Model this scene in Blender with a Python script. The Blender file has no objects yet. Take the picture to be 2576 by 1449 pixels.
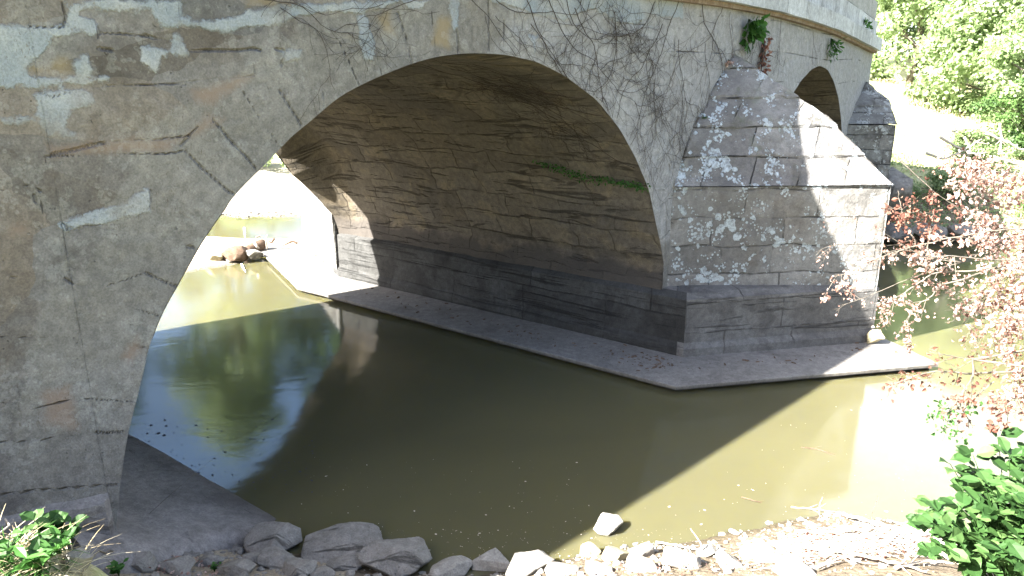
import bpy, math, random
import numpy as np
from mathutils import Vector

# ------------------------------------------------------------------ camera, sky, sun, exposure
SC = bpy.context.scene
COL = SC.collection
F, CX, CY, PITCH, H = 1850.0, 1288.0, 724.5, math.atan(524 / 1850.0), 3.5
cam = bpy.data.cameras.new('camera'); camo = bpy.data.objects.new('camera', cam); COL.objects.link(camo)
cam.sensor_width = 36; cam.lens = 36 * F / 2576; cam.clip_end = 900; cam.clip_start = 0.05
camo.location = (0, 0, H); camo.rotation_euler = (math.pi / 2 - PITCH, 0, 0)
SC.camera = camo
SUN_AZ, SUN_EL = math.radians(-118), math.radians(37.5)
w = bpy.data.worlds.new('World'); SC.world = w; w.use_nodes = True
wn = w.node_tree.nodes; wl = w.node_tree.links
sky = wn.new('ShaderNodeTexSky'); sky.sky_type = 'NISHITA'; sky.sun_disc = False
sky.sun_elevation = SUN_EL; sky.sun_rotation = SUN_AZ; sky.air_density = 1.0; sky.dust_density = 2.5; sky.ozone_density = 1.0
# bright cloud added over the northern sky, bluish to the west, for the water reflections
tc = wn.new('ShaderNodeTexCoord'); sep = wn.new('ShaderNodeSeparateXYZ'); wl.new(tc.outputs['Generated'], sep.inputs[0])
nz = wn.new('ShaderNodeTexNoise'); nz.inputs['Scale'].default_value = 3.2; nz.inputs['Detail'].default_value = 5; nz.inputs['Roughness'].default_value = .55
mp = wn.new('ShaderNodeMapping'); mp.inputs['Scale'].default_value = (1, 1, 2.6); wl.new(tc.outputs['Generated'], mp.inputs[0]); wl.new(mp.outputs[0], nz.inputs['Vector'])
def mr(sock, a, b, c, d):
    m_ = wn.new('ShaderNodeMapRange'); m_.interpolation_type = 'SMOOTHSTEP'; wl.new(sock, m_.inputs[0])
    for i_, v_ in enumerate((a, b, c, d)): m_.inputs[i_ + 1].default_value = v_
    return m_.outputs[0]
def mu(a, b):
    m_ = wn.new('ShaderNodeMath'); m_.operation = 'MULTIPLY'; wl.new(a, m_.inputs[0]); wl.new(b, m_.inputs[1]); return m_.outputs[0]
north = mr(sep.outputs[1], .05, .55, 0, 1); east = mr(sep.outputs[0], -.25, .30, .42, 1); east2 = mr(sep.outputs[0], -.2, .2, 0, 1); cl = mr(nz.outputs[0], .36, .56, .35, 1)
cm = mu(mu(north, east), cl)
cmx = wn.new('ShaderNodeMix'); cmx.data_type = 'RGBA'; wl.new(cm, cmx.inputs[0]); wl.new(sky.outputs[0], cmx.inputs[6]); cc2 = wn.new('ShaderNodeMix'); cc2.data_type = 'RGBA'; wl.new(east2, cc2.inputs[0]); cc2.inputs[6].default_value = (3.2, 5.6, 10.0, 1); cc2.inputs[7].default_value = (11, 11.4, 12, 1)
wl.new(cc2.outputs[2], cmx.inputs[7])
wl.new(cmx.outputs[2], wn['Background'].inputs[0]); wn['Background'].inputs[1].default_value = 0.05
sl = bpy.data.lights.new('sun', 'SUN'); sl.energy = 5.0; sl.angle = math.radians(0.55); sl.color = (1.0, 0.95, 0.86)
so = bpy.data.objects.new('sun', sl); COL.objects.link(so)
sdir = Vector((math.sin(SUN_AZ) * math.cos(SUN_EL), math.cos(SUN_AZ) * math.cos(SUN_EL), math.sin(SUN_EL)))
so.rotation_euler = sdir.to_track_quat('Z', 'Y').to_euler(); so.location = sdir * 60
SC.view_settings.view_transform = 'Standard'; SC.view_settings.look = 'None'
SC.view_settings.exposure = 3.32; SC.view_settings.gamma = 1
SC.render.engine = 'CYCLES'

rng = np.random.default_rng(7); random.seed(7)

# ------------------------------------------------------------------ survey helpers (sight lines to real positions)
cp, sp = math.cos(PITCH), math.sin(PITCH)
def ray(x, y):
    yu = CY - y
    return np.array([x - CX, F * cp + yu * sp, -F * sp + yu * cp])
def on_z(x, y, z=0.0):
    r = ray(x, y); t = (z - H) / r[2]
    return np.array([r[0] * t, r[1] * t, z])
def at_y(x, y, Y):
    r = ray(x, y); t = Y / r[1]
    return np.array([r[0] * t, Y, H + r[2] * t])

P0 = np.array([1.95, 9.16]); az = math.radians(45.5)
U = np.array([math.sin(az), math.cos(az)])
vaz = math.radians(-53.0); V = np.array([math.sin(vaz), math.cos(vaz)]); V3 = np.array([V[0], V[1], 0])
M = np.array([-V[1], V[0]])            # from the right pier toward the channel
LV = 6.3
def chaikin(p, n):
    p = [np.array(q, float) for q in p]
    for _ in range(n):
        q = [p[0]]
        for a, b in zip(p[:-1], p[1:]): q += [a * .75 + b * .25, a * .25 + b * .75]
        q.append(p[-1]); p = q
    return np.array(p)
right = chaikin([P0 + U * 0.0, P0 + U * 0.9, (3.68, 11.0), (5.35, 13.2), (6.6, 15.05), (7.94, 17.0)], 3)
PLAN = np.vstack([[P0 + U * -16.0], right])
seg = np.linalg.norm(np.diff(PLAN, axis=0), axis=1)
PT = np.concatenate([[0], np.cumsum(seg)]) - 16.0
TEND = PT[-1]
def wxy(t):
    return np.stack([np.interp(t, PT, PLAN[:, 0]), np.interp(t, PT, PLAN[:, 1])], -1)
def wnorm(t):
    t = np.clip(np.asarray(t, float), -15.9, TEND - .06); a = wxy(t - .05); b = wxy(t + .05)
    d = b - a; d = d / np.linalg.norm(d, axis=-1, keepdims=True)
    return np.stack([d[..., 1], -d[..., 0]], -1)
def wpt(t, z, off=0.0):
    t = np.asarray(t, float); z = np.asarray(z, float)
    q = wxy(t) + wnorm(t) * np.asarray(off)[..., None]
    return np.concatenate([q, z[..., None] + 0 * q[..., :1]], -1)
def on_wall(x, y):
    r = ray(x, y); k = r[0] / r[1]
    for i in range(len(PLAN) - 1):
        a, b = PLAN[i], PLAN[i + 1]
        fa, fb = a[0] - k * a[1], b[0] - k * b[1]
        if fa <= 0 <= fb or fb <= 0 <= fa:
            s = fa / (fa - fb); Y = a[1] + s * (b[1] - a[1])
            return np.array([PT[i] + s * seg[i], H + r[2] / r[1] * Y])
    return np.array([PT[0], H + r[2] / r[1] * PLAN[0][1]]) if k < 0 else np.array([TEND, H + r[2] / r[1] * PLAN[-1][1]])
def walls(pts): return np.array([on_wall(*p) for p in pts])
def zcorn(t): return np.interp(t, [-16, -9, -5, 0.9, 2.53, 5.29, 7.6, 9.9], [3.9, 4.25, 4.37, 4.37, 4.35, 4.27, 4.17, 4.05])

# ------------------------------------------------------------------ node helpers
class NT:
    def __init__(s, name):
        s.m = bpy.data.materials.new(name); s.m.use_nodes = True; s.t = s.m.node_tree
        s.t.nodes.clear(); s.out = s.t.nodes.new('ShaderNodeOutputMaterial')
    def n(s, typ, **kw):
        nd = s.t.nodes.new('ShaderNode' + typ)
        for k, v in kw.items():
            if k.startswith('i_'):
                key = k[2:]; key = int(key) if key.isdigit() else key.replace('_', ' ')
                s.put(nd.inputs[key], v)
            else: setattr(nd, k, v)
        return nd
    def put(s, inp, v):
        if isinstance(v, bpy.types.NodeSocket): s.t.links.new(v, inp)
        else:
            if isinstance(v, (tuple, list)) and len(v) == 3 and inp.type == 'RGBA': v = (*v, 1)
            inp.default_value = v
    def math(s, op, a, b=0.0, c=None, clamp=False):
        nd = s.t.nodes.new('ShaderNodeMath'); nd.operation = op; nd.use_clamp = clamp
        s.put(nd.inputs[0], a); s.put(nd.inputs[1], b)
        if c is not None: s.put(nd.inputs[2], c)
        return nd.outputs[0]
    def mix(s, f, a, b, blend='MIX'):
        nd = s.t.nodes.new('ShaderNodeMix'); nd.data_type = 'RGBA'; nd.blend_type = blend
        s.put(nd.inputs[0], f); s.put(nd.inputs[6], a); s.put(nd.inputs[7], b)
        return nd.outputs[2]
    def ss(s, x, lo, hi, a=0.0, b=1.0):
        nd = s.t.nodes.new('ShaderNodeMapRange'); nd.interpolation_type = 'SMOOTHSTEP'
        s.put(nd.inputs[0], x); s.put(nd.inputs[1], lo); s.put(nd.inputs[2], hi); s.put(nd.inputs[3], a); s.put(nd.inputs[4], b)
        return nd.outputs[0]
    def noise(s, vec, scale, detail=4, rough=.55, dist=0.0, out=0):
        nd = s.n('TexNoise'); nd.noise_dimensions = '3D'
        s.put(nd.inputs['Vector'], vec); nd.inputs['Scale'].default_value = scale; nd.inputs['Detail'].default_value = detail
        nd.inputs['Roughness'].default_value = rough; nd.inputs['Distortion'].default_value = dist
        return nd.outputs[out]
    def attr(s, name, out=2):
        nd = s.n('Attribute', attribute_name=name); return nd.outputs[out]
    def vmul(s, v, k):
        nd = s.n('VectorMath', operation='MULTIPLY'); s.put(nd.inputs[0], v); nd.inputs[1].default_value = k; return nd.outputs[0]
    def vadd(s, v, k):
        nd = s.n('VectorMath', operation='ADD'); s.put(nd.inputs[0], v); s.put(nd.inputs[1], k); return nd.outputs[0]
    def finish(s, color, rough=.9, height=None, dist=.02, strength=1.0, spec=.3, **kw):
        b = s.n('BsdfPrincipled'); s.put(b.inputs['Base Color'], color); s.put(b.inputs['Roughness'], rough)
        b.inputs['Specular IOR Level'].default_value = spec
        for k, v in kw.items(): s.put(b.inputs[k.replace('_', ' ')], v)
        if height is not None:
            bp = s.n('Bump'); bp.inputs['Distance'].default_value = dist; bp.inputs['Strength'].default_value = strength
            s.put(bp.inputs['Height'], height); s.t.links.new(bp.outputs[0], b.inputs['Normal'])
        s.t.links.new(b.outputs[0], s.out.inputs[0]); return s.m

def stone_mat(name, c_a, c_b, c_c, joints='brick', bw=.62, bh=.34, lichen=.0, lichen_col=(.62, .66, .7), moss=0.0,
              traced=False, warp=(.10, .085), wet_z=None, grime=.25, jdark=.35, streak=None, pits=.5, rough_d=.018, jstr=1.0, big=.55):
    k = NT(name); co = k.n('TexCoord').outputs['Object']; uv = k.n('UVMap', uv_map='UVMap').outputs[0]
    n1 = k.noise(co, big, 4, .6, .6); n2 = k.noise(co, 2.3, 5, .6, .3); n3 = k.noise(co, 14, 5, .65); n4 = k.noise(co, 75, 4, .7)
    col = k.mix(k.ss(n1, .38, .62), c_a, c_b)
    col = k.mix(k.ss(n2, .48, .68), col, c_c)
    h = k.math('MULTIPLY', n3, .55); h = k.math('ADD', h, k.math('MULTIPLY', n4, .30)); h = k.math('ADD', h, k.math('MULTIPLY', n2, 1.1))
    # stone by stone
    if joints == 'brick':
        wv = k.vadd(uv, k.vmul(k.vadd(k.noise(co, 1.6, 3, .5, out=1), (-.5, -.5, -.5)), (warp[0], warp[1], 0)))
        wv = k.vadd(wv, k.vmul(k.vadd(k.noise(co, 17, 3, .6, out=1), (-.5, -.5, -.5)), (.022, .022, 0)))
        br = k.n('TexBrick'); k.put(br.inputs['Vector'], wv); br.inputs['Scale'].default_value = 1
        br.inputs['Brick Width'].default_value = bw; br.inputs['Row Height'].default_value = bh
        br.inputs['Mortar Size'].default_value = .011; br.inputs['Mortar Smooth'].default_value = .6
        br.inputs['Color1'].default_value = (0, 0, 0, 1); br.inputs['Color2'].default_value = (1, 1, 1, 1); br.inputs['Mortar'].default_value = (.5, .5, .5, 1)
        br.offset_frequency = 2; br.offset = .43; br.squash_frequency = 3; br.squash = .72
        jm = k.math('MULTIPLY', br.outputs['Fac'], k.ss(k.noise(co, 3.1, 4, .6), .40, .60, .12, 1.0))
        tone = k.ss(br.outputs['Color'], 0, 1, .86, 1.13)
        jm = k.math('MULTIPLY', jm, jstr)
        col = k.mix(1.0, col, k.n('CombineColor', i_0=tone, i_1=tone, i_2=k.math('MULTIPLY', tone, .985)).outputs[0], 'MULTIPLY')
        col = k.mix(k.math('MULTIPLY', jm, .85), col, tuple(jdark * c for c in c_a))
        h = k.math('SUBTRACT', h, k.math('MULTIPLY', jm, 1.6)); h = k.math('ADD', h, k.math('MULTIPLY', tone, .6))
    # mottling and pores
    mott = k.ss(n3, .3, .72, .78, 1.18)
    fine = k.ss(n4, .3, .7, .80, 1.16)
    mm = k.math('MULTIPLY', mott, fine)
    col = k.mix(1.0, col, k.n('CombineColor', i_0=mm, i_1=mm, i_2=mm).outputs[0], 'MULTIPLY')
    vo = k.n('TexVoronoi'); k.put(vo.inputs['Vector'], k.vadd(co, k.vmul(k.noise(co, 9, 2, .5, out=1), (.12, .12, .12)))); vo.inputs['Scale'].default_value = 26
    pit = k.math('MULTIPLY', k.ss(vo.outputs[0], .05, .17, 1, 0), k.ss(k.noise(co, 4.3, 3, .6), .5, .62))
    pit = k.math('MULTIPLY', pit, pits)
    col = k.mix(pit, col, tuple(.35 * c for c in c_a)); h = k.math('SUBTRACT', h, pit)
    # crusty dark grime
    gr = k.math('MULTIPLY', k.ss(k.noise(co, 1.15, 6, .72, .8), .53, .66), grime)
    col = k.mix(gr, col, tuple(.42 * c for c in c_b))
    if streak is not None:       # long strata across the stones
        stv = k.vmul(uv, (streak[0], streak[1], 1)); sn = k.noise(stv, 1.0, 6, .68, 1.2)
        sm = k.ss(sn, .56, .67); col = k.mix(k.math('MULTIPLY', sm, streak[2]), col, tuple(.28 * c for c in c_b))
        h = k.math('SUBTRACT', h, k.math('MULTIPLY', sm, .9))
    if traced:
        wvv = k.vadd(k.vmul(uv, (1.15, 2.5, 1)), k.vmul(k.vadd(k.noise(co, 2.2, 3, .6, out=1), (-.5, -.5, -.5)), (.5, .5, 0)))
        vc = k.n('TexVoronoi', feature='F1'); k.put(vc.inputs['Vector'], wvv); vc.inputs['Scale'].default_value = 1
        sc = k.n('SeparateColor', i_0=vc.outputs['Color'])
        st = k.ss(sc.outputs[0], 0, 1, .76, 1.17); tint = k.mix(sc.outputs[1], (1.07, .99, .90), (.95, .99, 1.05))
        col = k.mix(1.0, col, k.mix(1.0, tint, k.n('CombineColor', i_0=st, i_1=st, i_2=st).outputs[0], 'MULTIPLY'), 'MULTIPLY')
        rg_ = k.attr('ring'); rt = k.ss(k.attr('rtone'), 0, 1, .92, 1.14)
        col = k.mix(k.math('MULTIPLY', rg_, .72), col, k.mix(1.0, k.mix(n1, (.198, .186, .17), (.215, .208, .198)), k.n('CombineColor', i_0=k.math('MULTIPLY', rt, mm), i_1=k.math('MULTIPLY', rt, mm), i_2=k.math('MULTIPLY', rt, mm)).outputs[0], 'MULTIPLY'))
        wash_sky_m = k.ss(k.math('ADD', k.attr('wash_sky'), k.math('MULTIPLY', k.math('SUBTRACT', n2, .5), .9)), .35, .65)  # paler right spandrel: limewash and sky light both put into the colour
        col = k.mix(k.math('MULTIPLY', wash_sky_m, .78), col, k.mix(1.0, k.mix(n1, (.335, .338, .355), (.30, .295, .295)), k.n('CombineColor', i_0=mm, i_1=mm, i_2=mm).outputs[0], 'MULTIPLY'))
        nz = k.math('SUBTRACT', k.noise(co, 7, 5, .65), .5); nzf = k.math('SUBTRACT', k.noise(co, 30, 4, .7), .5)
        wob = k.math('ADD', k.math('MULTIPLY', nz, .13), k.math('MULTIPLY', nzf, .05))
        pm = k.ss(k.math('ADD', k.attr('patch'), wob), -.012, .012, 1, 0)
        pm = k.math('MULTIPLY', pm, k.ss(k.noise(co, 2.1, 4, .6), .30, .5, .35, 1))
        pc = k.mix(k.ss(k.noise(co, 3, 4, .6), .35, .65), (.25, .285, .32), (.34, .355, .37))
        col = k.mix(k.math('MULTIPLY', pm, .88), col, k.mix(1.0, pc, k.n('CombineColor', i_0=fine, i_1=fine, i_2=fine).outputs[0], 'MULTIPLY'))
        rm = k.ss(k.math('ADD', k.attr('red'), wob), -.06, .03, 1, 0); col = k.mix(k.math('MULTIPLY', rm, .75), col, (.225, .165, .13))
        om = k.ss(k.math('ADD', k.attr('ochre'), wob), -.06, .03, 1, 0); col = k.mix(k.math('MULTIPLY', om, .7), col, (.25, .195, .115))
        h = k.math('ADD', h, k.math('MULTIPLY', pm, .5))
        jd = k.math('ADD', k.attr('jd'), k.math('ADD', k.math('MULTIPLY', nzf, .010), k.math('MULTIPLY', nz, .012))); jw = k.attr('jw')
        jl = k.math('MULTIPLY', k.ss(jd, -.001, .0075, 1, 0), jw)
        jl = k.math('MULTIPLY', jl, k.ss(k.noise(co, 1.9, 4, .65), .36, .56, .12, 1))
        col = k.mix(k.math('MULTIPLY', jl, .93), col, (.018, .015, .012)); h = k.math('SUBTRACT', h, k.math('MULTIPLY', k.math('MULTIPLY', k.ss(jd, .0, .016, 1, 0), jw), 1.3))
        jf = k.math('MULTIPLY', k.ss(k.math('ADD', k.attr('jf'), k.math('MULTIPLY', nzf, .012)), .0, .010, 1, 0), k.ss(k.noise(co, 2.1, 4, .6), .40, .60, .08, 1))
        col = k.mix(k.math('MULTIPLY', jf, .62), col, (.055, .047, .04)); h = k.math('SUBTRACT', h, k.math('MULTIPLY', jf, 1.5))
        # raked scratches of old tooling and root hairs
        rs = k.noise(k.vmul(uv, (60, 14, 1)), 1.0, 3, .6, 2.2)
        rs = k.math('MULTIPLY', k.ss(rs, .60, .66), k.ss(k.noise(co, 1.7, 3, .6), .52, .62))
        col = k.mix(k.math('MULTIPLY', rs, .55), col, (.09, .07, .05))
    if lichen > 0:
        lv = k.n('TexVoronoi'); k.put(lv.inputs['Vector'], k.vadd(co, k.vmul(k.noise(co, 19, 4, .7, out=1), (.075, .075, .075)))); lv.inputs['Scale'].default_value = 9.5
        lv2 = k.n('TexVoronoi'); k.put(lv2.inputs['Vector'], k.vadd(co, k.vmul(k.noise(co, 50, 3, .6, out=1), (.016, .016, .016)))); lv2.inputs['Scale'].default_value = 27
        ln = k.noise(co, 2.6, 4, .6)
        a = k.ss(k.math('SUBTRACT', lv.outputs[0], k.ss(ln, .42, .68, 0, .62)), -.02, .02, 1, 0)
        a = k.math('MULTIPLY', a, k.ss(ln, .43, .46))
        b2 = k.ss(k.math('SUBTRACT', lv2.outputs[0], k.ss(k.noise(co, 4, 3, .6), .44, .68, 0, .62)), -.02, .02, 1, 0)
        b2 = k.math('MULTIPLY', b2, k.ss(k.noise(co, 4, 3, .6), .45, .48))
        lm = k.math('MULTIPLY', k.math('MAXIMUM', a, b2), lichen)
        lm = k.math('MULTIPLY', lm, k.math('MULTIPLY', k.ss(n4, .3, .55, .35, 1), k.ss(n3, .32, .55, .25, 1)))
        col = k.mix(lm, col, lichen_col); h = k.math('ADD', h, k.math('MULTIPLY', lm, .35))
    if moss > 0:
        mo = k.math('MULTIPLY', k.ss(k.noise(co, 3.4, 5, .7), .58, .68), moss); col = k.mix(mo, col, (.07, .10, .03))
    if wet_z is not None:
        z = k.n('SeparateXYZ', i_0=co).outputs[2]
        zz = k.math('ADD', z, k.math('MULTIPLY', k.math('SUBTRACT', n2, .5), wet_z[1]))
        wf = k.ss(zz, wet_z[0] - .06, wet_z[0] + .10, wet_z[2], 0); col = k.mix(wf, col, wet_z[3])
    return k.finish(col, k.ss(n3, .3, .7, .82, .98), h, rough_d, 1.0, .2)

def plain_mat(name, a, b, scale=6, rough=.9, dist=.01, spec=.3):
    k = NT(name); co = k.n('TexCoord').outputs['Object']
    n = k.noise(co, scale, 6, .65, .4); n2 = k.noise(co, scale * 7, 4, .7)
    c = k.mix(k.ss(n, .35, .65), a, b); f = k.ss(n2, .3, .7, .75, 1.2)
    c = k.mix(1, c, k.n('CombineColor', i_0=f, i_1=f, i_2=f).outputs[0], 'MULTIPLY')
    return k.finish(c, rough, k.math('ADD', n, k.math('MULTIPLY', n2, .4)), dist, 1, spec)

def leaf_mat(name, cols, trans=.45, rough=.55, spec=.3):
    k = NT(name); r = k.attr('rnd'); cr = k.n('ValToRGB'); k.put(cr.inputs[0], r)
    el = cr.color_ramp.elements
    while len(el) < len(cols): el.new(.5)
    for i, c in enumerate(cols): el[i].position = i / (len(cols) - 1); el[i].color = (*c, 1)
    b = k.n('BsdfPrincipled'); k.put(b.inputs['Base Color'], cr.outputs[0]); b.inputs['Roughness'].default_value = rough; b.inputs['Specular IOR Level'].default_value = spec
    t = k.n('BsdfTranslucent'); k.put(t.inputs[0], cr.outputs[0])
    mx = k.n('MixShader'); mx.inputs[0].default_value = trans
    k.t.links.new(b.outputs[0], mx.inputs[1]); k.t.links.new(t.outputs[0], mx.inputs[2]); k.t.links.new(mx.outputs[0], k.out.inputs[0])
    return k.m

# ------------------------------------------------------------------ object helpers
def tag(o, label=None, cat=None, group=None, kind=None):
    if label: o['label'] = label
    if cat: o['category'] = cat
    if group: o['group'] = group
    if kind: o['kind'] = kind
    return o
def mesh_obj(name, verts, faces, mat, parent=None, uv=None, attrs=None, smooth=True, loc=None):
    """verts Nx3 world positions; faces list or Mx4/Mx3 array; loc = origin"""
    verts = np.asarray(verts, float)
    base = np.zeros(3)
    if parent is not None:
        base = np.array(parent.matrix_basis.translation) + (np.array(parent.parent.location) if parent.parent else 0)
    org = base if loc is None else np.asarray(loc, float)
    me = bpy.data.meshes.new(name)
    if isinstance(faces, np.ndarray):
        n, m = faces.shape
        me.vertices.add(len(verts)); me.vertices.foreach_set('co', (verts - org * (0 if parent is not None else 1)).ravel())
        me.loops.add(n * m); me.loops.foreach_set('vertex_index', faces.ravel().astype(np.int32))
        me.polygons.add(n); me.polygons.foreach_set('loop_start', np.arange(0, n * m, m, dtype=np.int32))
        me.polygons.foreach_set('loop_total', np.full(n, m, dtype=np.int32))
        me.update(calc_edges=True)
    else:
        me.from_pydata([tuple(v) for v in (verts - org * (0 if parent is not None else 1))], [], [tuple(int(i) for i in f) for f in faces])
    if uv is not None:
        l = me.uv_layers.new(name='UVMap'); idx = np.empty(len(me.loops), dtype=np.int32); me.loops.foreach_get('vertex_index', idx)
        l.data.foreach_set('uv', np.asarray(uv, np.float32)[idx].ravel())
    for k, a in (attrs or {}).items():
        at = me.attributes.new(k, 'FLOAT', 'POINT'); at.data.foreach_set('value', np.asarray(a, np.float32).ravel())
    me.polygons.foreach_set('use_smooth', np.full(len(me.polygons), smooth)); me.validate(); me.update()
    if mat: me.materials.append(mat)
    o = bpy.data.objects.new(name, me); COL.objects.link(o)
    if parent is not None:
        o.parent = parent; o.location = -base       # mesh data stay in world coordinates
    else: o.location = org
    return o
def empty(name, loc, label, cat, group=None):
    o = bpy.data.objects.new(name, None); COL.objects.link(o); o.location = loc; o.empty_display_size = .2
    return tag(o, label, cat, group)
def gfaces(n, m, flip=False, close=False):
    i, j = np.meshgrid(np.arange(n - 1), np.arange(m - (0 if close else 1)), indexing='ij'); j2 = (j + 1) % m
    f = np.stack([i * m + j, i * m + j2, (i + 1) * m + j2, (i + 1) * m + j], -1).reshape(-1, 4)
    return f[:, ::-1].copy() if flip else f
class MB:
    def __init__(s): s.v = []; s.f = []; s.u = []; s.n = 0
    def add(s, v, f, uv=None):
        v = np.asarray(v, float).reshape(-1, 3)
        s.v.append(v); s.f += [[i + s.n for i in q] for q in (f.tolist() if isinstance(f, np.ndarray) else f)]
        s.u.append(np.asarray(uv, float).reshape(-1, 2) if uv is not None else np.zeros((len(v), 2))); s.n += len(v)
    def grid(s, P, flip=False, uv=None):
        n, m = P.shape[:2]; s.add(P.reshape(-1, 3), gfaces(n, m, flip), uv)
    def tube(s, pts, r, k=5, cap=True):
        pts = np.asarray(pts, float); n = len(pts); r = np.broadcast_to(np.asarray(r, float), (n,))
        d = np.gradient(pts, axis=0); d /= np.linalg.norm(d, axis=1, keepdims=True) + 1e-9
        ref = np.array([0.13, .31, .94]); a = np.cross(d, ref); bad = np.linalg.norm(a, axis=1) < .15
        a[bad] = np.cross(d[bad], [1, 0, 0]); a /= np.linalg.norm(a, axis=1, keepdims=True) + 1e-9; b = np.cross(d, a)
        th = np.arange(k) / k * 2 * math.pi
        P = pts[:, None] + r[:, None, None] * (np.cos(th)[None, :, None] * a[:, None] + np.sin(th)[None, :, None] * b[:, None])
        f = gfaces(n, k, close=True).tolist()
        if cap: f += [list(range(k))[::-1], [(n - 1) * k + i for i in range(k)]]
        s.add(P.reshape(-1, 3), f)
    def build(s, name, mat, parent=None, smooth=True, attrs=None, loc=None):
        if not s.v: return None
        v = np.vstack(s.v); u = np.vstack(s.u)
        F4 = s.f
        arr = np.array(F4) if len({len(q) for q in F4}) == 1 else F4
        return mesh_obj(name, v, arr, mat, parent, u, attrs, smooth, loc)

def fbm(x, y, seed=0, oct=4, scale=1.0):
    """cheap smooth value noise on arrays"""
    r = np.random.default_rng(seed); T = r.random((64, 64)); out = 0; amp = 1; tot = 0; s = scale
    for o in range(oct):
        X = x * s + 17.3 * o; Y = y * s + 9.1 * o; xi = np.floor(X).astype(int); yi = np.floor(Y).astype(int); fx = X - xi; fy = Y - yi
        fx = fx * fx * (3 - 2 * fx); fy = fy * fy * (3 - 2 * fy)
        g = lambda a, b: T[a % 64, b % 64]
        out = out + amp * ((g(xi, yi) * (1 - fx) + g(xi + 1, yi) * fx) * (1 - fy) + (g(xi, yi + 1) * (1 - fx) + g(xi + 1, yi + 1) * fx) * fy)
        tot += amp; amp *= .5; s *= 2.03
    return out / tot - .5
def seg_dist(px, py, pts):
    d = np.full(px.shape, 1e3)
    for a, b in zip(pts[:-1], pts[1:]):
        ab = b - a; L = (ab ** 2).sum() + 1e-12
        s = np.clip(((px - a[0]) * ab[0] + (py - a[1]) * ab[1]) / L, 0, 1)
        d = np.minimum(d, np.hypot(px - a[0] - s * ab[0], py - a[1] - s * ab[1]))
    return d
def inside(px, py, poly):
    c = np.zeros(px.shape, bool); n = len(poly); j = n - 1
    for i in range(n):
        xi, yi = poly[i]; xj, yj = poly[j]
        if yi != yj:
            c ^= ((yi > py) != (yj > py)) & (px < (xj - xi) * (py - yi) / (yj - yi) + xi)
        j = i
    return c
def sdf(px, py, poly):
    poly = np.asarray(poly, float); d = seg_dist(px, py, np.vstack([poly, poly[:1]]))
    return np.where(inside(px, py, poly), -d, d)
# ------------------------------------------------------------------ materials of the place
GA, GB, GC = (.160, .147, .137), (.178, .174, .172), (.13, .117, .107)
m_wall = stone_mat('spandrel_stone', GA, GB, GC, joints=None, traced=True, lichen=.13, grime=.34, lichen_col=(.5, .52, .5))
m_vault = stone_mat('vault_stone', (.142, .122, .096), (.122, .108, .092), (.168, .14, .103), bw=.9, bh=.34, grime=.55, jdark=.25, jstr=.55, warp=(.5, .22), streak=(.9, 7.5, .6), wet_z=(1.12, .5, .75, (.055, .05, .048)), rough_d=.03)
m_pier = stone_mat('pier_stone', (.135, .130, .128), (.165, .162, .162), (.105, .101, .10), bw=1.35, bh=.40, jstr=.7, grime=.35, jdark=.3, streak=(.6, 9, .55), rough_d=.018, big=.9)
m_pierd = stone_mat('dark_pier_stone', (.050, .050, .050), (.066, .067, .068), (.036, .036, .036), bw=1.9, bh=.62, jstr=.6, grime=.4, jdark=.3, streak=(.5, 14, .6), rough_d=.022, big=.9)  # darker stone for the channel side of the pier
m_foot = stone_mat('footing_stone', (.215, .205, .192), (.245, .235, .222), (.175, .165, .155), joints=None, grime=.25, pits=.9, rough_d=.012, wet_z=(.045, .02, .85, (.035, .03, .024)))
m_cut = stone_mat('cutwater_stone', (.17, .164, .16), (.205, .202, .20), (.15, .14, .13), bw=.95, bh=.36, jstr=.75, warp=(.16, .12), lichen=.95, lichen_col=(.50, .56, .60), grime=.45, jdark=.2, rough_d=.022)
m_cap = stone_mat('cutwater_cap_stone', (.17, .165, .17), (.21, .21, .215), (.13, .125, .12), bw=.85, bh=.36, lichen=1.0, lichen_col=(.54, .61, .68), grime=.5, jdark=.12, moss=.25, rough_d=.028)
m_cut2 = stone_mat('weathered_pier_stone', (.18, .175, .165), (.23, .23, .225), (.12, .115, .11), bw=.7, bh=.3, lichen=1.0, lichen_col=(.5, .52, .52), grime=.7, jdark=.1, rough_d=.04)
m_corn = stone_mat('cornice_stone', (.40, .415, .43), (.47, .485, .50), (.31, .315, .315), bw=1.15, bh=3, grime=.25, jdark=.3, rough_d=.012)
m_mould = plain_mat('moulding_stone', (.17, .115, .075), (.24, .19, .14), 5, .95, .012)
m_para = stone_mat('parapet_stone', (.40, .415, .435), (.47, .485, .505), (.31, .315, .32), bw=.42, bh=.9, grime=.3, jdark=.25, rough_d=.012)
m_rend = plain_mat('grey_render', (.27, .27, .255), (.34, .34, .33), 3, .95, .012)
m_apron = stone_mat('apron_concrete', (.20, .186, .18), (.24, .224, .216), (.155, .143, .138), joints=None, grime=.4, streak=(.9, 2.2, .35), rough_d=.02, wet_z=(.03, .03, .7, (.04, .035, .03)))
m_rock = stone_mat('rock_stone', (.24, .225, .20), (.30, .285, .26), (.17, .155, .14), joints=None, grime=.5, rough_d=.03, big=2.5)
m_rockd = stone_mat('grey_rock_stone', (.19, .178, .162), (.24, .226, .208), (.12, .11, .10), joints=None, streak=(2, 9, .6), grime=.7, rough_d=.03, big=2.5)
m_rocky = stone_mat('yellow_rock_stone', (.28, .245, .15), (.33, .30, .22), (.20, .16, .09), joints=None, grime=.2, rough_d=.03, big=2.5)
m_leafg = leaf_mat('tree_leaf', [(.10, .15, .06), (.19, .27, .11), (.30, .38, .20), (.40, .47, .30)], .5)
m_leafd = leaf_mat('dark_leaf', [(.04, .08, .03), (.08, .15, .04), (.13, .21, .07)], .35)
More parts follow.
